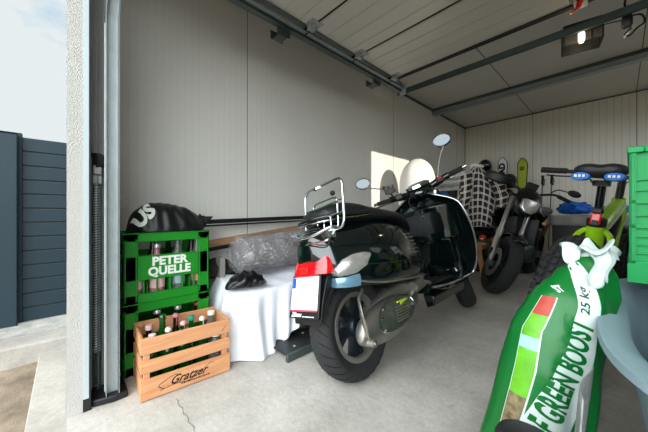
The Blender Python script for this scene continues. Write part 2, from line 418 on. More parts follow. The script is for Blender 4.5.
b = MB(); b.box((-.08, .056, HZ), (RX+.08, BY+.08, HZ+.1)); struct(b.build('ceiling', 'ceil', smooth=False))
# front wall: plaster piers beside the door opening and the lintel above it
DX0, DX1, DZ = .375+.15, 2.80, 2.12
b = MB(); b.box((-.12, 0, -.02), (DX0-.004, .050, HZ+.12)); b.box((DX1, 0, -.02), (RX+.12, .050, HZ+.12)); b.box((DX0-.004, 0, DZ), (DX1, .050, HZ+.12))
struct(b.build('wall_front', 'plaster', smooth=False))
b = MB(); b.box((DX0-.03, .050, .035), (DX0, .0665, DZ)); struct(b.build('trim_1', 'jamb', smooth=False))
b = MB(); b.box((DX0-.03, .048, 0), (DX0+.002, .070, .05)); b.box((DX0-.03, .0665, .0), (DX0+.001, .073, DZ)); struct(b.build('trim_2', 'black_rubber', smooth=False))
# panel joints
b = MB()
for y in (1.04, 3.09, 5.12): b.box((0, y-.002, 0), (.002, y+.002, HZ))
struct(b.build('trim_3', 'seam', smooth=False))
b = MB()
for x in (1.04, 2.15): b.box((x-.003, BY-.002, 0), (x+.003, BY, HZ))
for x in (1.04, 2.15): b.box((x-.004, .06, HZ-.002), (x+.004, BY, HZ))
struct(b.build('trim_4', 'seam', smooth=False))
b = MB(); b.bar((.015, .06, HZ-.015), (.015, BY, HZ-.015), .02, .02); b.bar((0, BY-.008, HZ-.008), (RX, BY-.008, HZ-.008), .014, .014); b.bar((.004, BY-.004, 0), (.004, BY-.004, HZ), .008, .008, up=(0, 1, 0))
struct(b.build('trim_5', 'galv_dark', smooth=False))
# outside ground, kerb and fence
b = MB(); b.box((-.33, -.115, -.14), (RX+.6, .056, -.004)); struct(b.build('apron', 'drive', smooth=False, bevel=.004))
b2 = MB(); b2.box((-30, -30, -.4), (30, 40, -.15)); struct(b2.build('ground', 'soil', smooth=False))
mb = MB(); mb.grid(lambda u, v: (-.34 + 6.5*u, -3.2 + 3.1*v, -.105 + .022*noise.noise(V((u*30, v*20, 0))) + .04*max(0, 1-u*26)), 140, 70)
struct(mb.build('verge', 'soil'))
b = MB(); b.box((-.52, -3.2, -.2), (-.325, 7, .05)); struct(b.build('kerb', 'curb', smooth=False, bevel=.012))
b = MB(); b.box((-1.2, -3.2, -.2), (-.52, 7, .055)); struct(b.build('gravel_strip', 'gravel', smooth=False))
fx = -.82
f = thing('slat_fence', 'dark blue-grey horizontal slat fence outside, right of the plain panel', 'fence', (fx, 0, .055))
b = MB()
for i in range(13): b.box((-.012, -.225, .0 + i*.0985), (.012, 4.0, .0 + i*.0985 + .092))
b.build('slat_panel', 'fence', f, bevel=.003)
b = MB(); b.box((-.006, -.225, .0), (.002, 4.0, 1.27)); b.build('backing', 'black_plastic', f, smooth=False)
for y in (-.236, 4.02):
    b = MB(); b.box((-.03, y-.012, 0), (.022, y+.012, 1.30)); b.build('post', 'fence', f, bevel=.003)
g = thing('fence_panel', 'plain dark blue-grey metal fence panel at the left edge of the picture', 'fence', (fx+.06, -.84, .05))
b = MB(); b.box((-.02, -.9, -.10), (.02, .600, 1.285)); b.build('panel', 'fence', g, bevel=.006)
b = MB(); b.box((-.03, -.9, 1.285), (.025, .60, 1.292)); b.build('cap', 'fence', g, bevel=.003)
b = MB(); b.lathe([(0, 0), (.012, 0), (.011, .006), (.006, .009), (0, .009)], 16, TR((.02, .50, .14), (0, PI/2, 0))); b.build('bolt', 'galv', g)

# ================================================================== SECTIONAL DOOR, TRACKS, OPENER
d = struct(thing('door_1', 'sectional garage door slid open under the ceiling', 'garage door', (0, 0, 0)))
zb, zt = 2.085, 2.125
joints = [.36, .73, 1.23, 1.73, 2.27]
for y0, y1 in zip(joints[:-1], joints[1:]):
    b = MB(); b.box((.56, y0+.004, zb), (2.76, y1-.004, zt)); b.build('door_section', 'door', d, smooth=False, bevel=.002)
b = MB(); b.box((.56, 2.268, zb-.012), (2.76, 2.30, zt)); b.build('bottom_seal', 'black_rubber', d, smooth=False)
for x, sgn in ((.50, 1), (2.82, -1)):
    for y in (.74, 1.23, 1.73, 2.25):
        b = MB(); b.box((x+sgn*.06, y-.055, zb-.004), (x+sgn*.13, y+.045, zb)); b.box((x+sgn*.045, y-.03, zb-.03), (x+sgn*.085, y+.02, zb))
        b.tube([(x+sgn*.0, y-.01, zb-.012), (x+sgn*.1, y-.01, zb-.012)], .008, 10)
        h = b.build('roller_bracket', 'galv', d, bevel=.002)
        b = MB(); b.lathe([(0, -.012), (.022, -.012), (.022, .012), (0, .012)], 16, TR((x+sgn*.012, y-.01, zb-.012), (0, PI/2, 0))); b.build('roller', 'black_plastic', h)
b = MB()
for j in joints[1:-1]: b.box((.57, j-.006, zb-.003), (2.75, j+.006, zb+.002))
b.build('joint_gasket', 'black_rubber', d, smooth=False)

def chan(pts_fn, w=.0): pass
def track(x, sgn, label):
    t = thing('door_track', label, 'door track', (x, .088, 0))
    # vertical post (folded sheet, faces the opening) with curve to the horizontal run
    b = MB()
    
    b.T = Matrix.Identity(4)
    o = None
    R = .42; zc = 2.075 - R
    path = [V((0, .055, z/10)) for z in range(1, int(zc*10)+1)] + [V((0, .055 + R - R*math.cos(math.radians(a)), zc + R*math.sin(math.radians(a)))) for a in range(0, 91, 9)] + [V((0, y, 2.075)) for y in (.62, 1.2, 1.8, 2.38)]
    path[0].z = .03
    def ribbon(off_n0, off_n1, x0, x1):     # ribbon swept along the path; n = inward normal
        secs = []
        for i, p in enumerate(path):
            t_ = (path[min(i+1, len(path)-1)] - path[max(i-1, 0)]).normalized(); n_ = V((0, t_.z, -t_.y))
            q = [p + V((x0, 0, 0)) + n_*off_n0, p + V((x1, 0, 0)) + n_*off_n0, p + V((x1, 0, 0)) + n_*off_n1, p + V((x0, 0, 0)) + n_*off_n1]
            secs.append(q)
        return secs
    b = MB()
    a = sgn
    b.loft(ribbon(-.022, -.020, min(0, a*.03), max(0, a*.03))); b.loft(ribbon(-.022, .022, min(0, -a*.002), max(0, -a*.002))); b.loft(ribbon(.020, .022, min(0, a*.03), max(0, a*.03)))
    b.loft(ribbon(.020, .024, min(a*.028, a*.03), max(a*.028, a*.03)))
    b.build('roller_rail', 'galv', t, smooth=False)
    b = MB(); b.box((min(-a*.002, -a*.09), .038, .04), (max(-a*.002, -a*.09), .0415, 1.80)); b.box((min(-a*.004, -a*.002), .03, .04), (max(-a*.004, -a*.002), .076, 1.62))
    b.build('side_frame', mat('track_frame_grey', rgb(200, 206, 208), .5, .1), t, smooth=False)
    for z in (.14, .165, .72, .745, 1.22, 1.245, 1.66, 1.68):
        for k in (0, .018): b = MB(); b.lathe([(0, 0), (.0045, 0), (.0045, .002), (0, .002)], 10, TR((-a*(.03+k), .0378, z + k*.4), (PI/2, 0, 0))); b.build('rivet', 'seam', t)
    b = MB(); b.box((min(-a*.095, -a*.098), -.03, .03), (max(-a*.095, -a*.098), .04, 1.98)); b.build('back_plate', mat('recess_grey', rgb(150, 146, 140), .6), t, smooth=False)
    # angle iron stiffening the horizontal run
    b = MB(); b.box((min(-a*.002, -a*.045), .40, 2.035), (max(-a*.002, -a*.045), 2.38, 2.039)); b.box((min(-a*.043, -a*.046), .40, 2.035), (max(-a*.043, -a*.046), 2.38, 2.085))
    b.box((min(-a*.002, -a*.005), .40, 2.035), (max(-a*.002, -a*.005), 2.38, 2.13))
    b.build('angle_iron', 'galv_dark', t, smooth=False)
    for y in (.98, 2.02):
        b = MB(); b.box((min(-a*.13, -a*.035), y-.035, 2.0), (max(-a*.13, -a*.035), y+.035, 2.004)); b.box((min(-a*.13, -a*.126), y-.05, 2.0), (max(-a*.13, -a*.126), y+.05, 2.06))
        b.box((min(-a*.05, -a*.035), y-.05, 2.0), (max(-a*.05, -a*.035), y+.05, 2.04)); b.build('bracket', 'galv_dark', t, bevel=.002)
    # spring tube beside the vertical rail
    b = MB(); b.tube([(-a*.065, .008, .20), (-a*.065, .008, .95)], .014, 14); b.build('spring_tube', 'galv', t)
    pts = [(-a*.065 + .0155*math.cos(k*.9), .008 + .0155*math.sin(k*.9), .04 + k*.0016) for k in range(0, 560)]
    b = MB(); b.tube(pts, .0026, 5); b.build('spring', 'galv_dark', t)
    b = MB(); b.box((-a*.065-.028, -.008, .93), (-a*.065+.022, .026, .97)); b.box((-a*.065-.022, -.006, .97), (-a*.065+.03, .024, 1.01)); b.build('spring_head', mat('zinc_casting', rgb(150, 152, 150), .5, .5), t, bevel=.004)
    b = MB(); b.lathe([(0, -.014), (.034, -.014), (.036, 0), (.034, .014), (0, .014)], 24, TR((-a*.055, .008, 1.03), (PI/2, 0, .5))); b.build('cable_pulley', 'black_rubber', t)
    b = MB(); b.tube([(-a*.04, -.01, .05), (-a*.036, -.01, 1.04)], .0022, 6); b.tube([(-a*.045, .012, .05), (-a*.04, .01, 2.0)], .002, 6); b.build('cable', 'galv_dark', t)
    b = MB(); b.prism([(-.13, -.045), (-.02, -.045), (.02, .0), (.035, .06), (.03, .11), (-.13, .11)] if a > 0 else [(.13, -.045), (.13, .11), (-.03, .11), (-.035, .06), (-.02, 0), (.02, -.045)], 0, .028); b.build('foot', 'black_plastic', t, bevel=.005)
    return t
track(.50, 1, 'galvanised door track at the left jamb, curving up to run along the left wall')
track(2.82, -1, 'galvanised door track at the right jamb, curving back under the ceiling on the right')
b = MB(); b.box((.44, 2.49, 2.015), (2.9, 2.495, 2.065)); b.box((.44, 2.49, 2.06), (2.9, 2.53, 2.065)); b.box((.44, 2.49, 2.015), (2.9, 2.505, 2.018))
t = thing('cross_rail', 'grey steel cross rail joining the ends of the two door tracks', 'rail', (0, 0, 0))
b.build('rail', 'galv_dark', t, smooth=False)
for x in (.5, 2.82):
    b = MB(); b.box((x-.035, 2.484, 2.0), (x+.035, 2.49, 2.11)); b.build('end_plate', 'galv', t, bevel=.002)
b = MB(); b.box((0, 4.17, 2.345), (RX, 4.175, HZ)); b.box((0, 4.17, 2.345), (RX, 4.27, 2.35)); b.box((0, 4.265, 2.345), (RX, 4.27, HZ)); struct(b.build('beam', 'galv', smooth=False))
b = MB(); b.box((0, 4.145, 2.395), (RX, 4.17, HZ)); struct(b.build('beam_edge', 'galv_dark', smooth=False))
# opener: boom rail, motor head with lamp, red release
ox = 1.86
r = thing('opener_rail', 'dark steel boom rail of the door opener running back under the ceiling', 'rail', (ox, 0, 0))
b = MB(); b.box((-.02, .1, 2.155), (.02, 2.3, 2.185)); b.build('rail', 'galv_dark', r, smooth=False, bevel=.003)
b = MB(); b.tube([(0, .1, 2.15), (0, 2.3, 2.15)], .006, 8); b.build('chain', 'black_plastic', r)
o = OPN = thing('door_opener', 'black garage door opener head with a glowing lamp behind a clear cover', 'opener', (1.82, 2.62, 2.065), (0, 0, math.radians(10)))
b = MB(); b.box((-.12, -.05, -.02), (.12, .14, .07)); b.build('housing', 'opener', o, bevel=.012)
b = MB(); b.box((-.115, -.045, -.10), (.115, .13, -.02)); b.build('lamp_cover', 'lamp_glass', o, bevel=.01)
b = MB(); b.lathe([(0, 0), (.017, .003), (.02, .02), (.02, .075), (.014, .08), (0, .08)], 16, TR((-.005, -.02, -.094))); b.build('bulb', 'lamp', o)
b = MB(); b.box((-.12, -.052, -.105), (-.108, .135, -.015)); b.box((.108, -.052, -.105), (.12, .135, -.015)); b.box((.045, -.052, -.105), (.055, -.045, -.015)); b.box((-.12, -.052, -.105), (.12, -.045, -.097)); b.box((-.12, .128, -.105), (.12, .135, -.02)); b.build('cover_frame', 'black_plastic', o, bevel=.002)
q = thing('release_carriage', 'dark opener carriage with a red emergency release hanging under the rail', 'carriage', (1.84, 2.22, 2.06))
b = MB(); b.box((-.035, -.10, 0), (.035, .09, .06)); b.box((-.05, -.05, .02), (.05, .05, .05)); b.tube([(-.03, 0, .03), (.05, 0, .01)], .012, 10)
b.build('body', 'opener', q, bevel=.004)
b = MB(); b.loft([[V((x, y, 0)) for x, y in rrect(.03, .02, .006)], [V((x-.01, y, -.035)) for x, y in rrect(.024, .016, .005)], [V((x-.045, y-.01, -.06)) for x, y in rrect(.02, .014, .004)]])
b.build('release_lever', 'red_plastic', q)
p = thing('power_plug', 'black plug and looped power cable hanging beside the opener lamp', 'plug', (2.03, 2.56, 2.0))
b = MB(); b.tube(spline([(0, -.02, .47), (.0, -.01, .30), (.005, 0, .2), (-.01, 0, .12), (0, 0, .08)], 6), .0055, 8); b.tube(spline([(-.015, 0, .02), (-.07, .02, .04), (-.11, .05, .06)], 6), .0045, 8)
b.tube(spline([(.02, 0, .03), (.06, .01, .02), (.072, .01, -.03), (.04, .01, -.055), (.01, .01, -.085), (-.008, .01, -.07), (.02, 0, -.045)], 6), .0055, 8); b.build('cable', 'black_plastic', p)
b = MB(); b.loft([[V((x*s_, y*s_, z)) for x, y in rrect(.05, .035, .012)] for s_, z in ((.35, .09), (.8, .05), (1, .02), (1, -.02), (.7, -.035))]); b.build('plug_body', 'black_plastic', p)
b = MB(); b.tube([(.012, .008, -.055), (-.012, .012, -.09)], .006, 8); b.build('cable_tie', 'white_print', p)

OPN.scale = (.86, .86, .86)
# ================================================================== LEFT SIDE: CRATES, BOTTLES, BAG
CX0, CX1, CY0, CY1, CH = .06, .36, .20, .61, .352
def green_crate(z, label):
    t = thing('beverage_crate', label, 'crate', ((CX0+CX1)/2, (CY0+CY1)/2, z), (0, 0, 0), 'green beverage crates stacked by the door')
    w, l, h, k = .15, .205, CH, .012
    b = MB(); b.box((-w+.01, -l+.01, .006), (w-.01, l-.01, .016))
    # corner posts (L shaped, ribbed)
    for sx in (-1, 1):
        for sy in (-1, 1):
            x0, x1 = sorted((sx*w, sx*(w-.012))); y0, y1 = sorted((sy*l, sy*(l-.062))); b.box((x0, y0, 0), (x1, y1, h))
            x0, x1 = sorted((sx*w, sx*(w-.05))); y0, y1 = sorted((sy*l, sy*(l-.012))); b.box((x0, y0, 0), (x1, y1, h))
            x0, x1 = sorted((sx*(w+.002), sx*(w-.002)))
            for q in (.008, .054): y0, y1 = sorted((sy*(l-q+.004), sy*(l-q-.003))); b.box((x0, y0, .01), (x1, y1, h-.03))
    def rail(z0, z1, t_=.012, out=0):
        b.box((w-t_, -l, z0), (w+out, l, z1)); b.box((-w-out, -l, z0), (-w+t_, l, z1)); b.box((-w, -l-out, z0), (w, -l+t_, z1)); b.box((-w, l-t_, z0), (w, l+out, z1))
    rail(h-.042, h, out=.0); rail(h-.006, h, .020, .004); rail(h-.046, h-.040, .012, .004); rail(0, .045); rail(.040, .046, .012, .003)
    # logo band + lower slotted zone on the long sides, a handle opening left above the band
    for sx in (-1, 1):
        x0, x1 = sorted((sx*w, sx*(w-.010)))
        b.box((x0, -l, .115), (x1, l, .235))
        xa, xb = sorted((sx*(w+.003), sx*(w-.002))); b.box((xa, -l+.06, .232), (xb, l-.06, .238)); b.box((xa, -l+.06, .113), (xb, l-.06, .119))
        for i in range(5): y = -l+.085+i*.060; b.box((x0, y-.004, .045), (x1, y+.004, .115))
    for sy in (-1, 1):
        y0, y1 = sorted((sy*l, sy*(l-.010))); b.box((-w, y0, .09), (w, y1, .235))
        for i in range(4): x = -.09+i*.06; b.box((x-.004, y0, .045), (x+.004, y1, .09))
    # bottle dividers
    for i in (1, 2): b.box((-w+i*.1-.002, -l+.01, .016), (-w+i*.1+.002, l-.01, .10))
    for i in (1, 2, 3): b.box((-w+.01, -l+i*.1025-.002, .016), (w-.01, -l+i*.1025+.002, .10))
    b.build('crate_body', 'green_crate', t, smooth=False, bevel=.0018, seg=1)
    for txt, dz in (('PETER', .027), ('QUELLE', -.025)):
        flat_text('lettering', txt, .060, 'white_print', t, frame_T((w+.0012, .0, .175+dz), (0, 1, 0), (0, 0, 1)), bold=.0028, width=1.02 if txt == 'PETER' else .95, spacing=1.02)
    return t
green_crate(0, 'green plastic beverage crate at the bottom of the stack, behind the wooden crate')
green_crate(CH, 'green plastic beverage crate with white PETER QUELLE lettering, on top of the other crate')

def bottle(kind, label, loc, group, rot=(0, 0, 0), h=.27, r=.036, glass='glass_green', cap='white_print', lab=None, swing=False):
    t = thing('bottle', label, 'bottle', loc, rot, group)
    if kind == 'long': prof = [(0, 0), (r*.9, 0), (r, .008), (r, h*.55), (r*.85, h*.64), (r*.42, h*.78), (r*.36, h*.97), (r*.42, h*.975), (r*.42, h), (0, h)]
    elif kind == 'wide': prof = [(0, 0), (r*.9, 0), (r, .01), (r, h*.66), (r*.92, h*.74), (r*.5, h*.86), (r*.5, h*.96), (0, h*.96)]
    else: prof = [(0, 0), (r*.9, 0), (r, .008), (r, h*.5), (r*.95, h*.58), (r*.5, h*.72), (r*.38, h*.80), (r*.38, h*.96), (r*.44, h*.965), (r*.44, h*.985), (0, h*.985)]
    b = MB(); b.lathe(prof, 20); b.build('glass', glass, t)
    b = MB(); cr = r*(.58 if kind == 'wide' else .5); z = h*.975
    if swing:
        b.lathe([(0, z), (cr*.8, z), (cr, z+.004), (cr, z+.012), (cr*.6, z+.020), (0, z+.021)], 16); b.tube([(cr, 0, z+.008), (cr*1.3, 0, z-.015), (cr, 0, z-.035)], .0015, 5); b.tube([(-cr, 0, z+.008), (-cr*1.3, 0, z-.015), (-cr, 0, z-.035)], .0015, 5)
    else: b.lathe([(cr*.92, z-.012), (cr, z-.012), (cr, z+.006), (cr*.9, z+.009), (0, z+.009)], 16)
    b.build('cap', cap, t)
    if lab:
        b = MB(); b.lathe([(r+.0006, h*.16), (r+.0006, h*.46)], 20); b.f = b.f[:-2]; b.build('label', lab, t)
    return t
# bottles of the upper crate (3 x 4 cells)
def cell(i, j, z): return (CX0 + .05 + i*.10, CY0 + .051 + j*.1025, z + .018)
pink = mat('pink_label', rgb(226, 178, 186), .6); silver = mat('silver_foil', rgb(200, 200, 196), .3, .6); yell = mat('yellow_green_foil', rgb(200, 196, 40), .5); redc = mat('red_cap', rgb(170, 30, 40), .45); wine = mat('dark_red_cap', rgb(120, 20, 34), .4); palebl = mat('pale_blue_foil', rgb(150, 170, 180), .4, .3)
gu = 'bottles in the upper green crate'
for a in [
 ('long', 'pink-labelled bottle with a yellow-green neck band behind the PETER QUELLE band', (2, 0), 'glass_pink', pink, pink, .30),
 ('long', 'clear bottle with a pale pink label, second from the left in the upper green crate', (2, 1), 'glass_pink', silver, pink, .27),
 ('long', 'slim clear bottle with a silver neck in the middle of the upper green crate', (2, 2), 'glass_clear', silver, palebl, .315),
 ('long', 'clear bottle with orange-pink label at the right end of the upper green crate', (2, 3), 'glass_clear', silver, mat('salmon_label', rgb(214, 150, 130), .6), .31),
 ('long', 'dark green bottle in the back left cell of the upper green crate', (0, 0), 'glass_green', redc, None, .29),
 ('long', 'dark brown bottle in the middle row of the upper green crate', (1, 1), 'glass_brown', silver, None, .30),
 ('long', 'dark green bottle in the back row of the upper green crate, third cell', (0, 2), 'glass_green', silver, None, .30),
 ('long', 'brown bottle in the back right cell of the upper green crate', (1, 3), 'glass_brown', wine, palebl, .30)]:
    t = bottle(a[0], a[1], cell(a[2][0], a[2][1], CH), gu, h=a[6], r=.037, glass=a[3], cap=a[4], lab=a[5])
    if a[2] == (2, 0):
        b = MB(); b.lathe([(.0165, .205), (.019, .205), (.0155, .235), (.0145, .235)], 16); b.build('neck_band', yell, t); b = MB(); b.tube([(.018*math.cos(q), .018*math.sin(q), .215+.004*math.sin(3*q)) for q in [i*.5 for i in range(13)]], .004, 6); b.build('ribbon', redc, t)
gl = 'bottles in the lower green crate'
for c_, gls, cp, lb in (((2, 1), 'glass_brown', silver, 'dark bottle in the lower green crate, second from the left'), ((2, 2), 'glass_green', silver, 'dark green bottle in the middle of the lower green crate'), ((2, 3), 'glass_brown', redc, 'brown bottle at the right end of the lower green crate'), ((2, 0), 'glass_brown', silver, 'brown bottle at the left end of the lower green crate')):
    bottle('long', lb, cell(c_[0], c_[1], 0), gl, h=.27, r=.037, glass=gls, cap=cp)

# wooden crate
WX, WY, WR = .508, .425, math.radians(-3)
t = thing('wooden_crate', 'slatted pine bottle crate with black script, on the floor before the green crates', 'crate', (WX, WY, 0), (0, 0, WR))
w, l, h = .125, .192, .268
def slat(a, c, name='slat'):
    b = MB(); b.box(a, c); return b.build(name, 'crate_wood', t, smooth=False, bevel=.0015, seg=1)
for sx in (-1, 1):
    for z0, z1 in ((0.004, .092), (.118, .172), (.200, .266)):
        x0, x1 = sorted((sx*w, sx*(w-.010))); slat((x0, -l, z0), (x1, l, z1), 'side_slat')
for sy in (-1, 1):
    for z0, z1 in ((0.004, .092), (.118, .172), (.200, .266)):
        y0, y1 = sorted((sy*(l-.001), sy*(l-.012))); slat((-w+.0105, y0, z0), (w-.0105, y1, z1), 'end_slat')
for sx in (-1, 1):
    for sy in (-1, 1):
        x0, x1 = sorted((sx*(w-.0105), sx*(w-.032))); y0, y1 = sorted((sy*(l-.0125), sy*(l-.036))); slat((x0, y0, .014), (x1, y1, .262), 'corner_post')
slat((-w+.0105, -l+.0125, .004), (w-.0105, l-.0125, .013), 'bottom_board')
sT = frame_T((w+.0006, -.005, .052), (0, 1, 0), (0, 0, 1))
flat_text('script_lettering', 'Gratzer', .052, 'black_print', t, sT, shear=.55, bold=.0008, width=.95)
b = MB()
b.tube([tuple(sT @ V(p)) for p in spline([(-.115, -.026, 0), (-.06, -.018, 0), (.0, -.024, 0), (.03, -.012, 0), (.075, .012, 0), (.10, .026, 0), (.115, .02, 0)], 6)], [.0012]*37, 4)
b.tube([tuple(sT @ V(p)) for p in spline([(-.10, -.022, 0), (-.12, -.004, 0), (-.09, .014, 0), (-.055, .024, 0), (-.04, .016, 0)], 6)], .0013, 4)
b.build('swash', 'black_print', t)
b = MB()
xx = -.045
for wl in (.006, .010, .004, .012, .005, .009, .007, .012, .005, .010, .006, .008): b.box((0, xx, .0225), (.0004, xx+wl, .0285), Matrix.Translation((w+.0005, .01, 0))); xx += wl+.0028
b.build('fine_print', 'black_print', t, smooth=False)
b = MB(); b.tube([(w+.0008, .150, .215), (w+.0008, .158, .226), (w+.0008, .171, .236)], .0012, 4); b.build('pen_mark', 'black_print', t)
gw = 'bottles in the wooden crate'
CT, ST = math.cos(WR), math.sin(WR)
creamcap = mat('cream_cap', rgb(222, 206, 200), .5)
for kind, lx, ly, lb, gls, cap, h_, r_, tx in [
 ('beer', -.055, -.138, 'bottle with a pale pink cap in the back left corner of the wooden crate', 'glass_brown', mat('pale_pink_cap', rgb(226, 186, 184), .5), .245, .031, 0),
 ('beer', .048, -.138, 'bottle with a white cap in the front left corner of the wooden crate', 'glass_green', creamcap, .235, .031, 0),
 ('long', -.005, -.088, 'tall bright green bottle rising highest out of the wooden crate', 'glass_green', 'glass_green', .300, .034, 0),
 ('beer', .060, -.075, 'swing-top bottle with a white and red stopper, right of the tall green bottle', 'glass_green', creamcap, .243, .029, 1),
 ('beer', -.060, -.020, 'bottle with a dark red neck and pink stopper in the back of the wooden crate', 'glass_brown', mat('rose_cap', rgb(206, 130, 140), .5), .262, .030, 1),
 ('beer', .045, -.008, 'swing-top bottle with a pale red stopper at the middle front of the wooden crate', 'glass_green', mat('pale_red_cap', rgb(214, 160, 158), .5), .252, .029, 1),
 ('beer', -.02, .045, 'bottle with a teal cap in the middle of the wooden crate', 'glass_green', 'teal_cap', .258, .030, 0),
 ('beer', .035, .082, 'swing-top bottle with a white stopper, right of the teal-capped bottle', 'glass_green', creamcap, .250, .029, 1),
 ('wide', .052, .145, 'clear wide jar-like bottle in the front right of the wooden crate', 'glass_clear', creamcap, .17, .034, 0),
 ('beer', -.060, .110, 'clear bottle in the back right of the wooden crate, beside the teal-capped one', 'glass_clear', silver, .215, .030, 0),
 ('wide', -.040, .150, 'clear bottle with a large white cap in the right rear corner of the wooden crate', 'glass_clear', 'white_print', .255, .030, 0)]:
    bottle(kind, lb, (WX + lx*CT - ly*ST, WY + lx*ST + ly*CT, .015), gw, h=h_, r=r_, glass=gls, cap=cap, swing=bool(tx))

# black bag with white letters on the upper crate
t = thing('nylon_bag', 'black nylon bag with white letters lying on top of the green crates', 'bag', (.20, .43, 2*CH+.001))
def bagp(u, v):
    a = 2*PI*u; y = -.20 + .40*v
    e = max(0, 1 - abs(2*v-1)**2.6)**.5
    hgt = .150*e*(1 - .25*(v-.55)) + .004; hw = .125*e + .004
    x = math.cos(a)*hw; s_ = math.sin(a); z = (s_**1 if s_ > 0 else s_*.12)*hgt
    nz = noise.noise(V((x*9, y*9, z*9)))*.010*e + .004*math.sin(40*v + 8*noise.noise(V((x*6, y*6, 3))))*e*(s_ > 0)
    return V((x + nz, y, max(z + nz, 0.0) + .0 if z > 0 else z*.0 + 0.0))
secs = [[bagp(i/40, j/28) for i in range(40)] for j in range(29)]
b = MB(); b.loft(secs); b.build('bag_body', 'bag_black', t, sub=1)
vs, fs = letters('US', .078, bold=.004, spacing=1.05); b = MB(); b.uv = []
for x, y in vs:
    ca, sa = math.cos(.55), math.sin(.55); q = x*ca - y*sa; r_ = x*sa + y*ca
    p = bagp(.105 + r_*2.0, .175 + q*2.5); c_ = V((0, p.y, .02)); b.v.append(tuple(p + (p-c_).normalized()*.006))
b.f = fs; b.build('white_lettering', 'white_print', t, smooth=False)
b = MB(); b.tube(spline([(.05, .13, .085), (.06, .165, .072), (.06, .19, .05), (.055, .20, .02)], 6), .005, 8); b.ball((.05, .165, .088), .008, 10, 8); b.build('drawstring', 'bag_black', t)

# long black roof rail along the wall
t = thing('black_rail', 'long black bar lying along the left wall behind the crates and the roll', 'rail', (.06, .0, 0))
b = MB(); b.bar((.03, .64, .745), (.03, 2.6, .80), .025, .030); b.bar((.02, .64, .718), (.02, 2.6, .770), .02, .012)
b.build('bar', 'black_plastic', t, bevel=.004)
b = MB(); b.loft([[V((.06 + x, .50 + y*.0, .77 + y)) for x, y in rrect(.04, .05, .015)], [V((.07 + x, .58, .765 + y)) for x, y in rrect(.045, .05, .015)], [V((.075 + x, .66, .775 + y)) for x, y in rrect(.035, .03, .01)]]); b.build('end_cap', 'black_rubber', t)
b = MB(); b.loft([[V((.12 + x, .60 + y, .67)) for x, y in rrect(.03, .03, .01)], [V((.11 + x, .635 + y, .73)) for x, y in rrect(.035, .05, .01)], [V((.09 + x, .68 + y, .785)) for x, y in rrect(.035, .06, .012)]]); b.tube([(.12, .60, .68), (.115, .60, .64), (.10, .63, .62)], .01, 8); b.build('clamp', 'black_rubber', t)
# plank
t = thing('plank', 'brown wooden plank sloping along the left wall above the wrapped roll', 'plank', (.1, 0, 0))
b = MB(); b.bar((-.07, .63, .580), (-.085, 2.2, .74), .018, .05); t2 = b.build('board', 'plank', t, smooth=False, bevel=.002)
b = MB(); b.bar((-.04, .64, .545), (-.06, 2.2, .70), .03, .02); b.build('dark_edge', 'black_plastic', t, smooth=False)
# low dark box the sheet and the roll rest on
t = thing('storage_box', 'brown box half hidden under the white sheet and black bin bag', 'box', (.33, 1.15, 0))
b = MB(); b.box((-.21, -.435, 0), (.20, .45, .325)); b.build('box_body', 'cardboard', t, smooth=False, bevel=.004)
b = MB(); b.box((-.15, -.43, .30), (-.08, -.395, .52)); b.build('flap', mat('grey_card', rgb(150, 146, 142), .8), t, smooth=False, bevel=.003)
# wrapped roll
p0, p1 = V((.30, .80, .525)), V((.25, 2.1, .595))
t = thing('wrapped_roll', 'rolled grey carpet wrapped in clear plastic film, lying along the left wall', 'carpet roll', p0)
dr = (p1-p0); Ln = dr.length
RT = dr.to_track_quat('Y', 'Z').to_matrix().to_4x4()
def rl(scale, amp, seed, y0, y1, n=30):
    S_ = []
    for j in range(n+1):
        y = y0 + (y1-y0)*j/n; q = []
        for i in range(36):
            a = 2*PI*i/36; e = 1 - .35*max(0, (.05-(y-y0))/.05) ; r_ = .125*scale*e*(1 + amp*noise.noise(V((math.cos(a)*1.8, y*7 + seed, math.sin(a)*1.8))) + amp*.35*math.sin(y*38+3*math.sin(a*2)) + (.5*amp*abs(noise.noise(V((math.cos(a)*4, y*22+seed, math.sin(a)*4)))) if seed else 0))
            q.append(RT @ V((r_*math.cos(a)*1.08, y, r_*math.sin(a)*.95)))
        S_.append(q)
    return S_
b = MB(); b.loft(rl(1, .07, 0, 0, Ln)); b.build('carpet', 'roll', t, sub=1)
b = MB(); b.loft(rl(1.06, .16, 4, -.02, Ln+.02, 70)); b.build('plastic_wrap', 'wrap', t, sub=1)
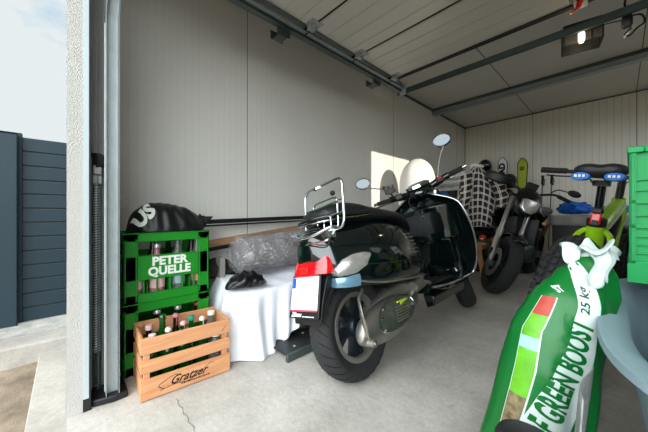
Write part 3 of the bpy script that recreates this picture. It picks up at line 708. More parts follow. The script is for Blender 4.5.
# white sheet draped over the box: one cloth, top + skirt with folds
SX, SY0, SY1 = .56, .695, 1.62
def edge(u):
    # plan path of the top edge: left end (x .18 -> .56), rounded corner, then along the wall
    Ls = .34; Lf = SY1 - SY0; s_ = u*(Ls+Lf)
    r_ = .05
    if s_ < Ls - r_: return V((.20 + s_, SY0, 0)), V((0, -1, 0)), s_
    if s_ < Ls + r_:
        a = (s_-(Ls-r_))/(2*r_)*PI/2; return V((.20+Ls-r_ + r_*math.sin(a)*1.1, SY0 + r_*(1-math.cos(a)), 0)), V((math.sin(a), -math.cos(a), 0)), s_
    return V((.20+Ls+.005, SY0 + (s_-Ls), 0)), V((1, 0, 0)), s_
def sheet(u, v):
    P, nn, s_ = edge(u); ztop = .345 + .012*noise.noise(V((s_*6, 0, 1)))
    if v < .35:
        q = v/.35; inner = V((.20, max(P.y, SY0+.03), 0)); p = inner.lerp(P, q); z = ztop + .05*(1-q)**1.2 +   .024*noise.noise(V((p.x*9, p.y*9, 4)))*(1-q*.5)
        return V((p.x, p.y, z))
    q = (v-.35)/.65
    t_ = max(0, (s_-.56))/.60
    hem = .004 + min(1, t_)**1.0*.27
    fold = math.sin(s_*30 + 3.0*q*(.6-s_) + 2*noise.noise(V((s_*4, q*1.5, 2))))*.55 + .45*math.sin(s_*57+1+q*2)
    out = .006*math.sin(min(1, q*6)*PI/2) + (.036*fold + .045)*q**.8 + .06*q*q*math.exp(-((s_-.42)/.14)**2)
    side_ = .22*q*q*max(0, 1 - abs(s_-.62)/.5)
    p = P + nn*out
    if nn.x > .5: p.y -= .10*q*t_
    return V((p.x, p.y, ztop - (ztop-hem)*q))
t = thing('white_sheet', 'white cotton sheet draped over a box between the wooden crate and the scooter', 'sheet', (0, 0, 0))
b = MB(); b.grid(sheet, 150, 60); o_ = b.build('cloth', 'sheet', t, angle=180); md = o_.modifiers.new('s', 'SOLIDIFY'); md.thickness = .003
# bin bag scraps
t = thing('bin_bag', 'crumpled black plastic bin bag lying on the white sheet beside the roll end', 'bin bag', (.47, .77, .365))
secs = []
for j in range(15):
    f_ = j/14; e = math.sin(PI*min(max(f_, .03), .97))**.6; q = []
    for i in range(30):
        a = 2*PI*i/30; rx = .085*e*(1+.45*noise.noise(V((f_*5, math.cos(a)*2, math.sin(a)*2)))); rz = .042*e*(1+.9*noise.noise(V((f_*6+9, math.cos(a)*2.4, math.sin(a)*2.4))))
        q.append(V((rx*math.cos(a), -.11 + .26*f_, max(rz*(1+math.sin(a)), 0))))
    secs.append(q)
b = MB(); b.loft(secs); b.build('film', 'trash', t, sub=1)
t = thing('dark_cloth', 'bundle of dark cloth in the gap between the green crates and the carpet roll', 'cloth', (.12, .71, .37))
secs = []
for j in range(13):
    f_ = j/12; e = math.sin(PI*min(max(f_, .03), .97))**.5; q = []
    for i in range(26):
        a = 2*PI*i/26; r_ = .085*e*(1+.45*noise.noise(V((f_*4+3, math.cos(a)*2, math.sin(a)*2)))); q.append(V((r_*math.cos(a)*1.2, -.10 + .28*f_, max(r_*(1+math.sin(a))*.75, 0))))
    secs.append(q)
b = MB(); b.loft(secs); b.build('fabric', mat('dark_brown_cloth', rgb(52, 42, 38), .9, bump=.5, bscale=15), t, sub=1)
# black folding ramp on the floor
t = thing('loading_ramp', 'dark perforated metal ramp on the floor behind the number plate, under the white sheet', 'ramp', (.66, 1.16, .0), (0, 0, math.radians(2)))
b = MB(); b.bar((-.11, -.30, .022), (-.11, .32, .022), .02, .04); b.bar((.11, -.30, .022), (.11, .32, .022), .02, .04); b.bar((-.11, .32, .022), (.11, .32, .022), .02, .04)
b.build('side_beam', 'galv_dark', t, bevel=.003)
b = MB(); b.box((-.10, -.29, .028), (.10, .31, .036)); b.build('tread_plate', 'black_plastic', t, smooth=False)
for k in range(4):
    for q in (-.05, .05): b = MB(); b.lathe([(0, 0), (.008, 0), (.008, .004), (0, .004)], 10, TR((q, -.2+k*.15, .036))); b.build('stud', 'galv', t)
# ================================================================== SCOOTER
SC_LOC = (1.135, 1.045, 0); SC_LEAN = math.radians(12.5); SC_YAW = math.radians(2)
sc_ = thing('motor_scooter', 'dark green-black motor scooter leaning on its stand, with chrome rear rack and blank white plate', 'scooter', SC_LOC, (0, -SC_LEAN, SC_YAW))
WB = 1.44; WR_ = .247
def sec(y, w, zb, zt, prof=None, cx=0, n=9):
    prof = prof or [(0, .55), (.0, .80), (.08, .93), (.25, 1.0), (.45, .99), (.65, .90), (.82, .72), (.94, .45), (1.0, .18)]
    R_ = [V((cx + w*k, y, zb + (zt-zb)*h_)) for h_, k in prof]; Lf = [V((2*cx - p.x, p.y, p.z)) for p in R_[::-1]]
    return R_ + Lf
def lerp_secs(tab, fn, n=6):
    P = spline([V((r[0], r[1], 0)) for r in tab], n); Q = spline([V((r[2], r[3], 0)) for r in tab], n)
    return [fn(p.x, p.y, q.x, q.y) for p, q in zip(P, Q)]
def wheel(name, parent, T, R, wd, rimR, spokes=5, tyre='tyre', rim='rim_dark', lip='rim_lip', knob=None, hub=.045, disc=0, sp_w=.028, double=False):
    # axle along local x of T
    A = T @ Matrix.Rotation(PI/2, 4, 'Y')
    b = MB(A); hw = wd/2; prof = []
    for i in range(-10, 11):
        a = math.radians(i*11.5); prof.append((R - hw*.62*(1-math.cos(a))*1.0 - (0 if abs(i) < 8 else 0), hw*math.sin(a)))
    k = len(prof); prof = [(rimR*.985, -hw*.62)] + [(max(r_, rimR), z) for r_, z in prof] + [(rimR*.985, hw*.62)]
    b.lathe(prof, 64, closed=True); ty = b.build('tyre', tyre, parent)
    b = MB(A); b.lathe([(rimR*.90, -hw*.66), (rimR*1.03, -hw*.70), (rimR*1.05, -hw*.62), (rimR*.96, -hw*.45), (rimR*.93, 0), (rimR*.96, hw*.45), (rimR*1.05, hw*.62), (rimR*1.03, hw*.70), (rimR*.90, hw*.66), (rimR*.86, 0)], 56, closed=True)
    rm = b.build('rim', lip, parent)
    for i in range(spokes):
        b = MB(A @ Matrix.Rotation(2*PI*i/spokes, 4, 'Z'))
        for off in ((-.5, .5) if double else (0,)):
            q = []
            for r_, wv, dz in ((hub*.7, sp_w*.9, .02), (rimR*.45, sp_w*.7, .016), (rimR*.90, sp_w*1.15, .022)):
                o_ = off*sp_w*1.9*(r_/rimR)
                q.append([V((r_, o_ + wv*sy, dz*sz)) for sy, sz in ((-.5, -1), (.5, -1), (.6, 0), (.5, 1), (-.5, 1), (-.6, 0))])
            b.loft(q)
        b.build('spoke', rim, rm)
    b = MB(A); b.lathe([(0, -hw*.7), (hub*.8, -hw*.7), (hub, -hw*.5), (hub, hw*.5), (hub*.8, hw*.7), (0, hw*.7)], 24); b.build('hub', rim, rm)
    if disc:
        b = MB(A @ Matrix.Translation((0, 0, disc[1]))); b.lathe([(disc[0]*.62, -.002), (disc[0], -.002), (disc[0], .002), (disc[0]*.62, .002)], 40, closed=True); b.build('brake_disc', 'chrome_dull', parent)
    return ty, rm
ty, rm = wheel('rear', sc_, TR((0, 0, WR_)), WR_, .130, .158, 5, double=True, hub=.05)
ty.name = 'rear_tyre'; rm.name = 'rear_rim'
# tread grooves: thin dark curved cuts
b = MB(TR((0, 0, WR_)) @ Matrix.Rotation(PI/2, 4, 'Y'))
for i in range(30):
    for sg in (-1, 1):
        a0 = 2*PI*i/30 + (.1 if sg > 0 else 0); pts_ = []
        for k in range(5):
            q = (.12 + .20*k); an = math.radians(q*100); r_ = WR_ - .065*.62*(1-math.cos(an)) + .0004; a_ = a0 + .055*k
            pts_.append((r_*math.cos(a_), r_*math.sin(a_), sg*.065*math.sin(an)))
        b.tube(pts_, [.0014, .0022, .0022, .0018, .001], 4)
b.build('tread_grooves', mat('groove_black', rgb(8, 8, 8), .95), sc_, smooth=False)
# body
body_tab = [(-.235, .045, .60, .685), (-.215, .085, .555, .72), (-.16, .135, .495, .755), (-.06, .192, .455, .78), (.07, .232, .430, .79), (.22, .245, .420, .795), (.40, .228, .405, .77), (.53, .185, .395, .70), (.61, .13, .39, .62), (.645, .06, .40, .55)]
b = MB(); b.loft(lerp_secs(body_tab, lambda y, w_, zb_, zt_: sec(y, w_, zb_, zt_), 5)); b.build('rear_body', 'paint', sc_, sub=1, angle=60)
# black lower edge of the cowl + vents
for sg in (1, -1):
    b = MB(); P_ = [(sg*(w_*.93+.002), y, zb_ + .012) for y, w_, zb_, zt_ in body_tab[1:-1]]
    b.tube(spline(P_, 5), .005, 8); b.build('cowl_edge', 'chrome_dull', sc_)
    b = MB(); P_ = [(sg*(w_*1.0+.001), y, zb_ + (zt_-zb_)*.28) for y, w_, zb_, zt_ in body_tab[2:-2]]
    b.tube(spline(P_, 5), .0022, 6); b.build('cowl_seam', 'black_rubber', sc_)
for k in range(6):
    z = .555 + k*.021; y0 = .30 + .004*k
    def cx_(y, z_):
        for a_, c_ in zip(body_tab[:-1], body_tab[1:]):
            if a_[0] <= y <= c_[0]:
                q = (y-a_[0])/(c_[0]-a_[0]); w_ = a_[1]+(c_[1]-a_[1])*q; zb_ = a_[2]+(c_[2]-a_[2])*q; zt_ = a_[3]+(c_[3]-a_[3])*q; h_ = (z_-zb_)/(zt_-zb_); break
        pf = [(0, .80), (.08, .93), (.25, 1.0), (.45, .99), (.65, .90), (.82, .72), (.94, .45), (1.0, .18)]
        for a_, c_ in zip(pf[:-1], pf[1:]):
            if a_[0] <= h_ <= c_[0]: return w_*(a_[1]+(c_[1]-a_[1])*(h_-a_[0])/(c_[0]-a_[0]))
        return w_
    b = MB(); b.tube([(cx_(y0 + j*.022, z)+.0015, y0 + j*.022, z) for j in range(6)], [.002, .005, .006, .006, .005, .002], 6); b.build('vent_louvre', 'chrome_dull', sc_)
# seat
seat_tab = [(-.155, .05, .78, .81), (-.135, .10, .77, .838), (-.06, .142, .76, .862), (.05, .158, .757, .862), (.15, .160, .755, .845), (.26, .160, .76, .832), (.42, .150, .75, .815), (.55, .120, .72, .79), (.64, .085, .68, .745), (.67, .03, .67, .70)]
sp_prof = [(0, .5), (0, .95), (.25, 1.0), (.6, .98), (.85, .86), (.97, .55), (1.0, .15)]
b = MB(); b.loft(lerp_secs(seat_tab, lambda y, w_, a_, c_: sec(y, w_, a_, c_, sp_prof), 5)); b.build('seat', 'seat', sc_, sub=1, angle=80)
b = MB(); b.tube(spline([(.155, .10, .80), (.160, .02, .79), (.150, -.06, .785), (.11, -.15, .785), (0, -.185, .785), (-.11, -.15, .785), (-.15, -.06, .785), (-.16, .02, .79), (-.155, .10, .80)], 6), .010, 10); b.build('grab_rail', 'black_gloss', sc_)
b = MB(); b.tube(spline([(.158, .12, .785), (.166, .03, .775), (.156, -.07, .77), (.10, -.165, .765), (0, -.19, .765), (-.10, -.165, .765), (-.156, -.07, .77), (-.166, .03, .775), (-.158, .12, .785)], 6), .004, 8); b.build('seat_trim', 'chrome', sc_)
# folded chrome rack
RK = TR((0.075, -.165, .715), (math.radians(-8), 0, math.radians(-6)))
def rr3(w_, h_, r_, y=0, z0=0, n=5): return [V((x, y, z0 + h_/2 + z)) for x, z in rrect(w_, h_, r_, n)]
b = MB(RK)
b.tube(rr3(.29, .232, .04), .0062, 10, closed=True); b.build('rack_frame', 'chrome', sc_)
b = MB(RK)
b.tube(rr3(.185, .155, .03, .012), .0045, 8, closed=True)
for z in (.068, .125): b.tube([(-.145, -.002, z), (.145, -.002, z)], .004, 8)
for x in (-.05, .0, .05): b.tube([(x, .004, .0), (x, .004, .07)], .0035, 8)
b.build('rack_grid', 'chrome', sc_)
b = MB(RK); b.tube(spline([(-.13, -.03, .0), (-.13, -.07, -.005), (-.05, -.10, -.03), (.05, -.10, -.03), (.13, -.07, -.005), (.13, -.03, .0)], 6), .006, 10); b.tube(spline([(-.08, 0, .0), (-.08, -.05, -.05), (0, -.08, -.06), (.08, -.05, -.05), (.08, 0, 0)], 5), .005, 8); b.box((-.06, -.02, -.03), (.06, .02, .012)); b.build('rack_base', 'chrome', sc_)
b = MB(RK); b.ball((.09, -.012, .165), .012, 12, 8); b.box((-.06, -.008, .22), (-.02, .006, .232)); b.build('rack_buffer', 'black_rubber', sc_)
b = MB(RK); b.box((-.045, -.0085, .2185), (-.01, .0085, .2335)); b.build('rack_badge', 'white_print', sc_, bevel=.002)
# tail lamp: wraps the tail
def tail(y0, z0, z1, w0, w1, dep, name, m):
    secs = []
    for k in range(7):
        q = k/6; z = z0 + (z1-z0)*q; w_ = w0 + (w1-w0)*q + .008*math.sin(PI*q); row = []
        for j in range(13):
            a = PI*j/12; row.append(V((w_*math.cos(a), y0 + .055*q - dep*math.sin(a)**.7, z)))
        row += [V((-w_*.9, y0 + .06 + .055*q, z)), V((w_*.9, y0 + .06 + .055*q, z))]
        secs.append(row)
    b = MB(); b.loft(secs); return b.build(name, m, sc_, bevel=.004, angle=50)
tl = tail(-.205, .530, .668, .118, .088, .050, 'tail_lamp', 'red_lens')
b = MB(); b.box((-.03, -.259, .540), (.03, -.253, .568)); b.build('reflector', 'red_plastic', tl, bevel=.002)
for sg in (1, -1):
    b = MB(); secs = []
    for y, z0, z1, x in ((-.185, .512, .540, .130), (-.15, .508, .578, .158), (-.11, .512, .596, .182), (-.06, .536, .600, .204), (-.03, .575, .596, .212)):
        secs.append([V((sg*(x+.004), y, z0)), V((sg*(x+.010), y, z0 + (z1-z0)*.35)), V((sg*(x+.007), y, z0 + (z1-z0)*.75)), V((sg*(x-.006), y, z1)), V((sg*(x-.05), y+.01, z1)), V((sg*(x-.05), y+.01, z0))])
    b.loft(secs); b.build('turn_signal', 'clear_lens', sc_, bevel=.003, angle=50)
    b = MB(); secs = []
    for y, z0, z1, x in ((-.185, .462, .504, .118), (-.15, .456, .502, .148), (-.12, .454, .506, .170), (-.09, .454, .508, .182)):
        secs.append([V((sg*(x), y, z0)), V((sg*(x+.007), y, (z0+z1)/2)), V((sg*(x+.004), y, z1)), V((sg*(x-.05), y+.01, z1)), V((sg*(x-.05), y+.01, z0))])
    b.loft(secs); b.build('painted_reflection', mat('pale_blue_paint_reflection', rgb(120, 160, 184), .15, .5, coat=1), sc_, bevel=.002, angle=50)  # pale blue reflection on the cowl, put in as coloured pieces
# plate holder, mudguard, plate
b = MB(); secs = []
for y, z, w_, th in ((-.18, .555, .095, .05), (-.22, .50, .10, .05), (-.255, .42, .095, .035), (-.275, .345, .09, .02), (-.28, .325, .085, .012)):
    secs.append([V((-w_, y+.0, z)), V((w_, y, z)), V((w_*.95, y+th, z+.01)), V((-w_*.95, y+th, z+.01))])
b.loft(secs); b.build('mudguard', 'black_plastic', sc_, bevel=.004)
PT = frame_T((.0, -.274, .452), (1, 0, 0), (0, .30, 1))
b = MB(PT)
b.box((-.098, -.098, -.012), (.098, .088, -.004)); pf = b.build('plate_frame', 'black_plastic', sc_, bevel=.003)
b = MB(PT); b.prism(rrect(.178, .150, .008), -.004, -.001, TR((0, .006, 0))); pl_ = b.build('number_plate', 'plate', sc_, smooth=False)
b = MB(PT); b.box((-.086, .030, -.001), (-.064, .076, .0006)); b.build('country_band', 'plate_blue', pl_, smooth=False)
for x0, y0, x1, y1 in ((-.0885, .0775, .0885, .081), (-.0885, -.069, .0885, -.062)):
    b = MB(PT); b.box((x0, y0, -.001), (x1, y1, .0005)); b.build('red_border', 'plate_red', pl_, smooth=False)
flat_text('frame_lettering', 'Zikmu', .026, 'white_print', pf, PT @ Matrix.Translation((-.048, -.083, -.003)), shear=.4, bold=.0008)
b = MB(PT)
for i in range(5): b.box((-.005+i*.016, -.092, -.004), (-.005+i*.016+.012, -.088, -.0033))
b.build('frame_small_print', 'white_print', pf, smooth=False)
# rear hugger / inner black box over wheel
b = MB(); secs = []
for k in range(9):
    a = math.radians(200 - k*22); r_ = WR_ + .045
    secs.append([V((x_, r_*math.cos(a)*1.0, WR_ + r_*math.sin(a))) for x_ in (-.085, .085)] + [V((x_*.9, (r_+.02)*math.cos(a), WR_ + (r_+.02)*math.sin(a))) for x_ in (.085, -.085)])
secs = [q for q in secs if q[0].z < .56]
b.loft([[V((x_, r_*math.cos(a), min(WR_ + r_*math.sin(a), .50))) for x_, r_ in ((-.09, .27), (.09, .27), (.085, .285), (-.085, .285))] for a in [math.radians(158 - k*11) for k in range(14)]])
b.build('inner_fender', 'black_plastic', sc_)
# engine, transmission, silencer, shock
b = MB(); b.loft([[V((.02 + x, y, z_ + zz)) for x, zz in rrect(w_, h_, .03)] for y, w_, h_, z_ in ((.10, .08, .08, .27), (.2, .16, .16, .30), (.36, .22, .20, .31), (.5, .2, .18, .32), (.56, .12, .12, .33))]); b.build('engine_block', 'chrome_dull', sc_, bevel=.004)
b = MB(); b.loft([[V((-.11 + x, y, .25 + zz)) for x, zz in rrect(.06, h_, .025)] for y, h_ in ((-.05, .08), (.02, .13), (.25, .12), (.42, .16), (.50, .1))]); b.build('transmission_case', 'chrome_dull', sc_)
mf = MB(); secs = []
for k in range(15):
    q = k/14; e = math.sin(PI*(.035+.93*q))**.42; y = -.135 + .47*q; zc_ = .252 + .028*q
    secs.append([V((.155 + .066*e*math.cos(a)*(1 if math.cos(a) > 0 else .9), y + .012*math.sin(a), zc_ + .092*e*math.sin(a))) for a in [2*PI*i/24 for i in range(24)]])
mf.loft(secs); mf.build('silencer', 'heat', sc_, sub=1)
b = MB(); secs = []
outl = []
for i in range(28):
    a = 2*PI*i/28; outl.append((.110 + .165*math.copysign(abs(math.cos(a))**.75, math.cos(a)), .292 + .060*math.copysign(abs(math.sin(a))**.85, math.sin(a)) + .02*math.cos(a)))
def mx_(y, z):
    q = (y + .135)/.47; e = math.sin(PI*min(max(.035+.93*q, .03), .97))**.42; zc_ = .252+.028*q; s_ = min(.97, abs(z-zc_)/(.092*e)); return .155 + .066*e*math.sqrt(1-s_*s_)
b.loft([[V((mx_(y, z)+.004, y, z)) for y, z in outl], [V((mx_(y, z)+.012, y, z)) for y, z in outl], [V((mx_(.11+(y-.11)*.9, .29+(z-.29)*.85)+.014, .11+(y-.11)*.9, .29+(z-.29)*.85)) for y, z in outl]])
hs = b.build('heat_shield', mat('smoky_shield', rgb(92, 98, 88), .3, .6, coat=.4, var=.4, vscale=30), sc_, sub=1)
b = MB(); b.tube([(mx_(y, z)+.013, y, z) for y, z in outl], .0028, 6, closed=True); b.build('shield_rim', 'chrome', hs)
for k in range(6):
    b = MB(); z = .262 + k*.0115; b.tube([(mx_(.06+j*.026, z)+.0165, .06 + k*.004 + j*.026, z) for j in range(5)], .0028, 6); b.build('shield_slot', 'chrome_dull', hs)
b = MB()
for k in range(5): b.box((mx_(.14+k*.016, .33)+.012, .14+k*.016, .322+k*.002), (mx_(.14+k*.016, .33)+.016, .15+k*.016, .338)); 
b.tube([(mx_(y_, .335)+.012, y_, .335) for y_ in (.12, .16, .21)], .004, 6)
b.build('yellow_sticker', 'hiviz', hs)
for y, z in ((-.025, .245), (-.03, .295), (.01, .33), (.235, .30)):
    b = MB(); b.lathe([(0, 0), (.007, 0), (.007, .005), (0, .006)], 10, TR((mx_(y, z)+.012, y, z), (0, PI/2, 0))); b.build('bolt', 'chrome', hs)
b = MB(); b.loft([[V((.150 + xo + x, y, z_ + zz)) for x, zz in rrect(.016, .03, .006)] for xo, y, z_ in ((.05, -.105, .215), (.045, -.125, .26), (.03, -.12, .32), (.0, -.09, .385), (-.01, -.04, .42))]); b.build('swing_arm', 'heat', sc_, bevel=.003)
b = MB(); b.tube([(.17, -.105, .215), (.215, -.105, .215)], .016, 16); b.tube([(.21, -.105, .215), (.222, -.105, .215)], .009, 12); b.build('axle_nut', 'chrome_dull', sc_)
b = MB(); b.tube(spline([(.15, .33, .30), (.13, .42, .33), (.06, .48, .30), (.0, .55, .28)], 6), .018, 10); b.build('exhaust_pipe', 'heat', sc_)
b = MB(); b.tube([(.155, .40, .36), (.155, .44, .37), (.15, .52, .40)], [.03, .032, .022], 14); b.tube([(.13, .46, .33), (.15, .55, .36)], .02, 10); b.tube([(.16, .48, .38), (.17, .58, .35)], .012, 8); b.build('water_pump', 'chrome_dull', sc_)
b = MB()
pts_ = [(-.135 + .022*math.cos(k*.55), .01 + k*.0003, .30 + k*.0022) for k in range(100)]
b.tube([(-.135 + .026*math.cos(k*.5), .03 + .026*math.sin(k*.5), .29 + k*.0018) for k in range(110)], .0045, 6); b.tube([(-.135, .03, .26), (-.135, .03, .52)], .012, 8); b.build('shock_absorber', 'chrome', sc_)
# floor board, skirts, trim
floor_tab = [(.56, .17, .29, .345), (.70, .205, .275, .325), (.90, .215, .268, .315), (1.08, .215, .272, .32), (1.16, .205, .29, .34)]
fb = [(0, .6), (0, .9), (.4, 1), (.9, .99), (1, .93), (1, .1)]
b = MB(); b.loft(lerp_secs(floor_tab, lambda y, w_, a_, c_: sec(y, w_, a_, c_, fb), 5)); b.build('floorboard', 'paint', sc_)
for x in (-.12, -.06, 0, .06, .12):
    b = MB(); b.box((x-.018, .68, .318), (x+.018, 1.06, .326)); b.build('rubber_strip', 'black_rubber', sc_, bevel=.003)
b = MB(); b.loft([[V((x_, y, z)) for x_, z in ((.14, .21), (.185, .22), (.20, .275), (.13, .29))] for y in (.54, .80, 1.05)]); b.build('skirt', 'black_gloss', sc_, bevel=.006)
# legshield
def ls(z):      # half width of the leg shield by height
    T_ = [(.30, .215), (.36, .262), (.45, .302), (.58, .322), (.72, .318), (.82, .296), (.90, .245), (.95, .165), (.965, .09)]
    for a_, c_ in zip(T_[:-1], T_[1:]):
        if a_[0] <= z <= c_[0]: return a_[1] + (c_[1]-a_[1])*(z-a_[0])/(c_[0]-a_[0])
    return T_[-1][1]
def lsy(z, k):  # y position: raked back with height, edges swept back
    return 1.235 - .20*(z-.30) - .075*(abs(k)**2.2)
zs = [.30 + (.965-.30)*i/22 for i in range(23)]
b = MB(); fr = []; 
for z in zs:
    w_ = ls(z); row = [V((w_*k/8, lsy(z, k/8), z)) for k in range(-8, 9)]
    fr.append(row + [V((p.x, p.y + .03 + .05*(1-(p.x/w_)**2), p.z)) for p in row[::-1]])
b.loft(fr); lg = b.build('leg_shield', 'paint', sc_, angle=50)
eR = [V((ls(z)+.003, lsy(z, 1)-.004, z)) for z in zs]; eL = [V((-p.x, p.y, p.z)) for p in eR]
low = [V((.19, .56, .325)), V((.213, .72, .315)), V((.219, .92, .312)), V((.216, 1.08, .315))]
b = MB(); b.tube(spline(low + eR[1::3] + [V((.10, lsy(.965, .3), .972)), V((0, lsy(.965, 0), .975))], 4), .0075, 10); b.build('edge_trim', 'chrome', sc_)
b = MB(); b.tube(spline([V((-p.x, p.y, p.z)) for p in low] + eL[1::3] + [V((-.10, lsy(.965, .3), .972)), V((0, lsy(.965, 0), .975))], 4), .0075, 10); b.build('edge_trim', 'chrome', sc_)
# inner glove box and centre column
b = MB(); b.loft([[V((x, lsy(z, 0) - d_ + 0*z, z)) for x, d_ in ((-.21, .0), (-.20, .075), (-.12, .11), (.12, .11), (.20, .075), (.21, .0))] for z in (.60, .63, .80, .86)]); b.build('glove_box', 'paint', sc_, bevel=.01, seg=3)
b = MB(); b.prism(rrect(.29, .17, .03), 0, .006, frame_T((0.0, lsy(.73, 0)-.112, .735), (1, 0, 0), (0, -.2, 1))); b.build('glove_box_door', 'black_gloss', sc_, bevel=.002)
b = MB(); b.lathe([(0, 0), (.014, 0), (.014, .008), (0, .008)], 14, TR((0, lsy(.80, 0)-.118, .79), (PI/2, 0, 0))); b.build('lock', 'chrome', sc_)
b = MB(); b.loft([[V((x, lsy(z, 0) - d_, z)) for x, d_ in ((-w_, -.01), (-w_*.9, .05*k), (0, .075*k), (w_*.9, .05*k), (w_, -.01))] for z, w_, k in ((.33, .14, .8), (.45, .15, 1), (.60, .16, 1.3))]); b.build('inner_column', 'paint', sc_, bevel=.006)
for x in (.07, .115, .16):
    b = MB(); b.tube([(x, lsy(.34, 0)-.05+x*.05, .34), (x, lsy(.45, .3)-.055+x*.12, .45), (x, lsy(.5, .4)-.05+x*.14, .52)], .004, 6); b.build('ribs', 'black_rubber', sc_)
b = MB(); b.ball((0, lsy(.6, 0)-.10, .585), (.02, .035, .01), 12, 8); b.build('bag_hook', 'chrome', sc_)
# steered front end
AX = V((0, -math.sin(math.radians(25)), math.cos(math.radians(25)))); PV = V((0, 1.12, .93))
def steer(deg): return Matrix.Translation(PV) @ Matrix.Rotation(math.radians(deg), 4, AX) @ Matrix.Translation(-PV)
S_ = steer(31)
ty, rm = wheel('front', sc_, S_ @ TR((0, WB, .243)), .243, .12, .155, 5, double=True, disc=(.11, .07))
b = MB(S_); secs = []
for k in range(11):
    a = math.radians(-12 + k*19); r_ = .262
    c_ = V((0, WB + r_*math.cos(a), .243 + r_*math.sin(a))); n_ = V((0, math.cos(a), math.sin(a))); wd = .075*(math.sin(math.radians(15+k*15.5))**.5)
    secs.append([c_ + V((wd*math.sin(t_*PI/2), 0, 0)) + n_*(.05*math.cos(t_*PI/2)) for t_ in [-1.15 + .23*i for i in range(11)]])
b.loft(secs, loop=False); o_ = b.build('front_fender', 'paint', sc_, angle=80); md = o_.modifiers.new('s', 'SOLIDIFY'); md.thickness = .006
b = MB(S_); b.tube([(.075, WB-.02, .25), (.075, WB-.08, .40), (.03, WB-.16, .55), (0, 1.14, .86)], [.022, .02, .022, .024], 12); b.build('fork', 'chrome_dull', sc_)
# headset
hz = .985
b = MB(S_); b.loft([[V((x*1.0, 1.085 + y + yy, z + .0)) for x, yy in [(w_*math.cos(a), d_*math.sin(a)) for a in [2*PI*i/20 for i in range(20)]]] for z, w_, d_, y in ((.93, .06, .07, .02), (.965, .10, .10, .02), (.995, .13, .115, .03), (1.03, .135, .11, .04), (1.055, .11, .09, .05), (1.066, .05, .05, .05))]); b.build('headset', 'paint', sc_, sub=1)
b = MB(S_); b.loft([[V((.0 + w_*math.cos(a), 1.07 + w_*.72*math.sin(a), z - (.28*w_*.72*math.sin(a)*-1))) for a in [2*PI*i/28 for i in range(28)]] for z, w_ in ((1.045, .098), (1.068, .100), (1.072, .092))]); gz = b.build('instrument_bezel', 'chrome', sc_)
b = MB(S_); b.loft([[V((w_*math.cos(a), 1.07 + w_*.72*math.sin(a), z + .28*w_*.72*math.sin(a))) for a in [2*PI*i/28 for i in range(28)]] for z, w_ in ((1.071, .090), (1.082, .07), (1.086, .03))]); b.build('instrument_glass', mat('instrument_glass', rgb(160, 164, 160), .08, .3, coat=1), gz)
for sg in (1, -1):
    b = MB(S_); b.tube(spline([(sg*.08, 1.085, 1.01), (sg*.15, 1.065, 1.02), (sg*.21, 1.05, 1.028), (sg*.245, 1.04, 1.03)], 5), [.030]*8 + [.026]*8, 14); b.build('handlebar_cover', 'black_gloss', sc_)
    b = MB(S_); b.tube([(sg*.235, 1.043, 1.03), (sg*.245, 1.04, 1.031), (sg*.352, 1.012, 1.035)], [.020, .0175, .0165], 14); b.tube([(sg*.235, 1.043, 1.03), (sg*.243, 1.041, 1.031)], .024, 14); b.build('grip', 'black_rubber', sc_)
    b = MB(S_); b.tube([(sg*.352, 1.012, 1.035), (sg*.380, 1.005, 1.036)], .012, 12); b.build('bar_end', 'chrome', sc_)
    b = MB(S_); b.tube(spline([(sg*.19, 1.09, 1.025), (sg*.25, 1.098, 1.02), (sg*.33, 1.075, 1.02), (sg*.375, 1.055, 1.02)], 5), [.006]*5 + [.005]*10 + [.006], 8, flat=1.6); b.build('brake_lever', 'chrome', sc_)
    b = MB(S_); b.box((sg*.17-.03, 1.02, 1.0), (sg*.17+.03, 1.06, 1.05)); b.build('switch_housing', 'black_plastic', sc_, bevel=.008)
b = MB(S_); b.box((.158, 1.012, 1.025), (.185, 1.022, 1.044)); b.build('kill_switch', 'red_plastic', sc_, bevel=.003)
def mirror(sg, tip):
    base = S_ @ V((sg*.165, 1.085, 1.04)); 
    b = MB(); b.tube(spline([base, base + V((sg*.01, 0, .04)), base.lerp(tip, .6), tip + V((0, .01, -.045))], 6), .0052, 8); st = b.build('mirror_stem', 'chrome', sc_)
    b = MB(TR(tip, (math.radians(6), 0, math.radians(-sg*10 + 26)))); b.ball((0, .012, 0), (.070, .022, .050), 26, 16); mm_ = b.build('mirror_shell', 'black_gloss', sc_)
    b = MB(TR(tip, (math.radians(6), 0, math.radians(-sg*10 + 26)))); b.lathe([(.0, -.0), (.95, -.0), (.99, .04), (.95, .08), (0, .08)], 30, Matrix.Translation((0, -.011, 0)) @ Matrix.Diagonal((.064, .06, .044, 1)) @ Matrix.Rotation(PI/2, 4, 'X')); b.build('mirror_glass', 'mirror', mm_)
    b = MB(TR(tip, (math.radians(6), 0, math.radians(-sg*10 + 26)))); b.tube([(.067*math.cos(2*PI*i/32), -.009, .047*math.sin(2*PI*i/32)) for i in range(32)], .003, 6, closed=True); b.build('mirror_rim', 'chrome', mm_)
mirror(1, V((.245, 1.12, 1.36))); mirror(-1, V((-.455, .96, 1.20)))
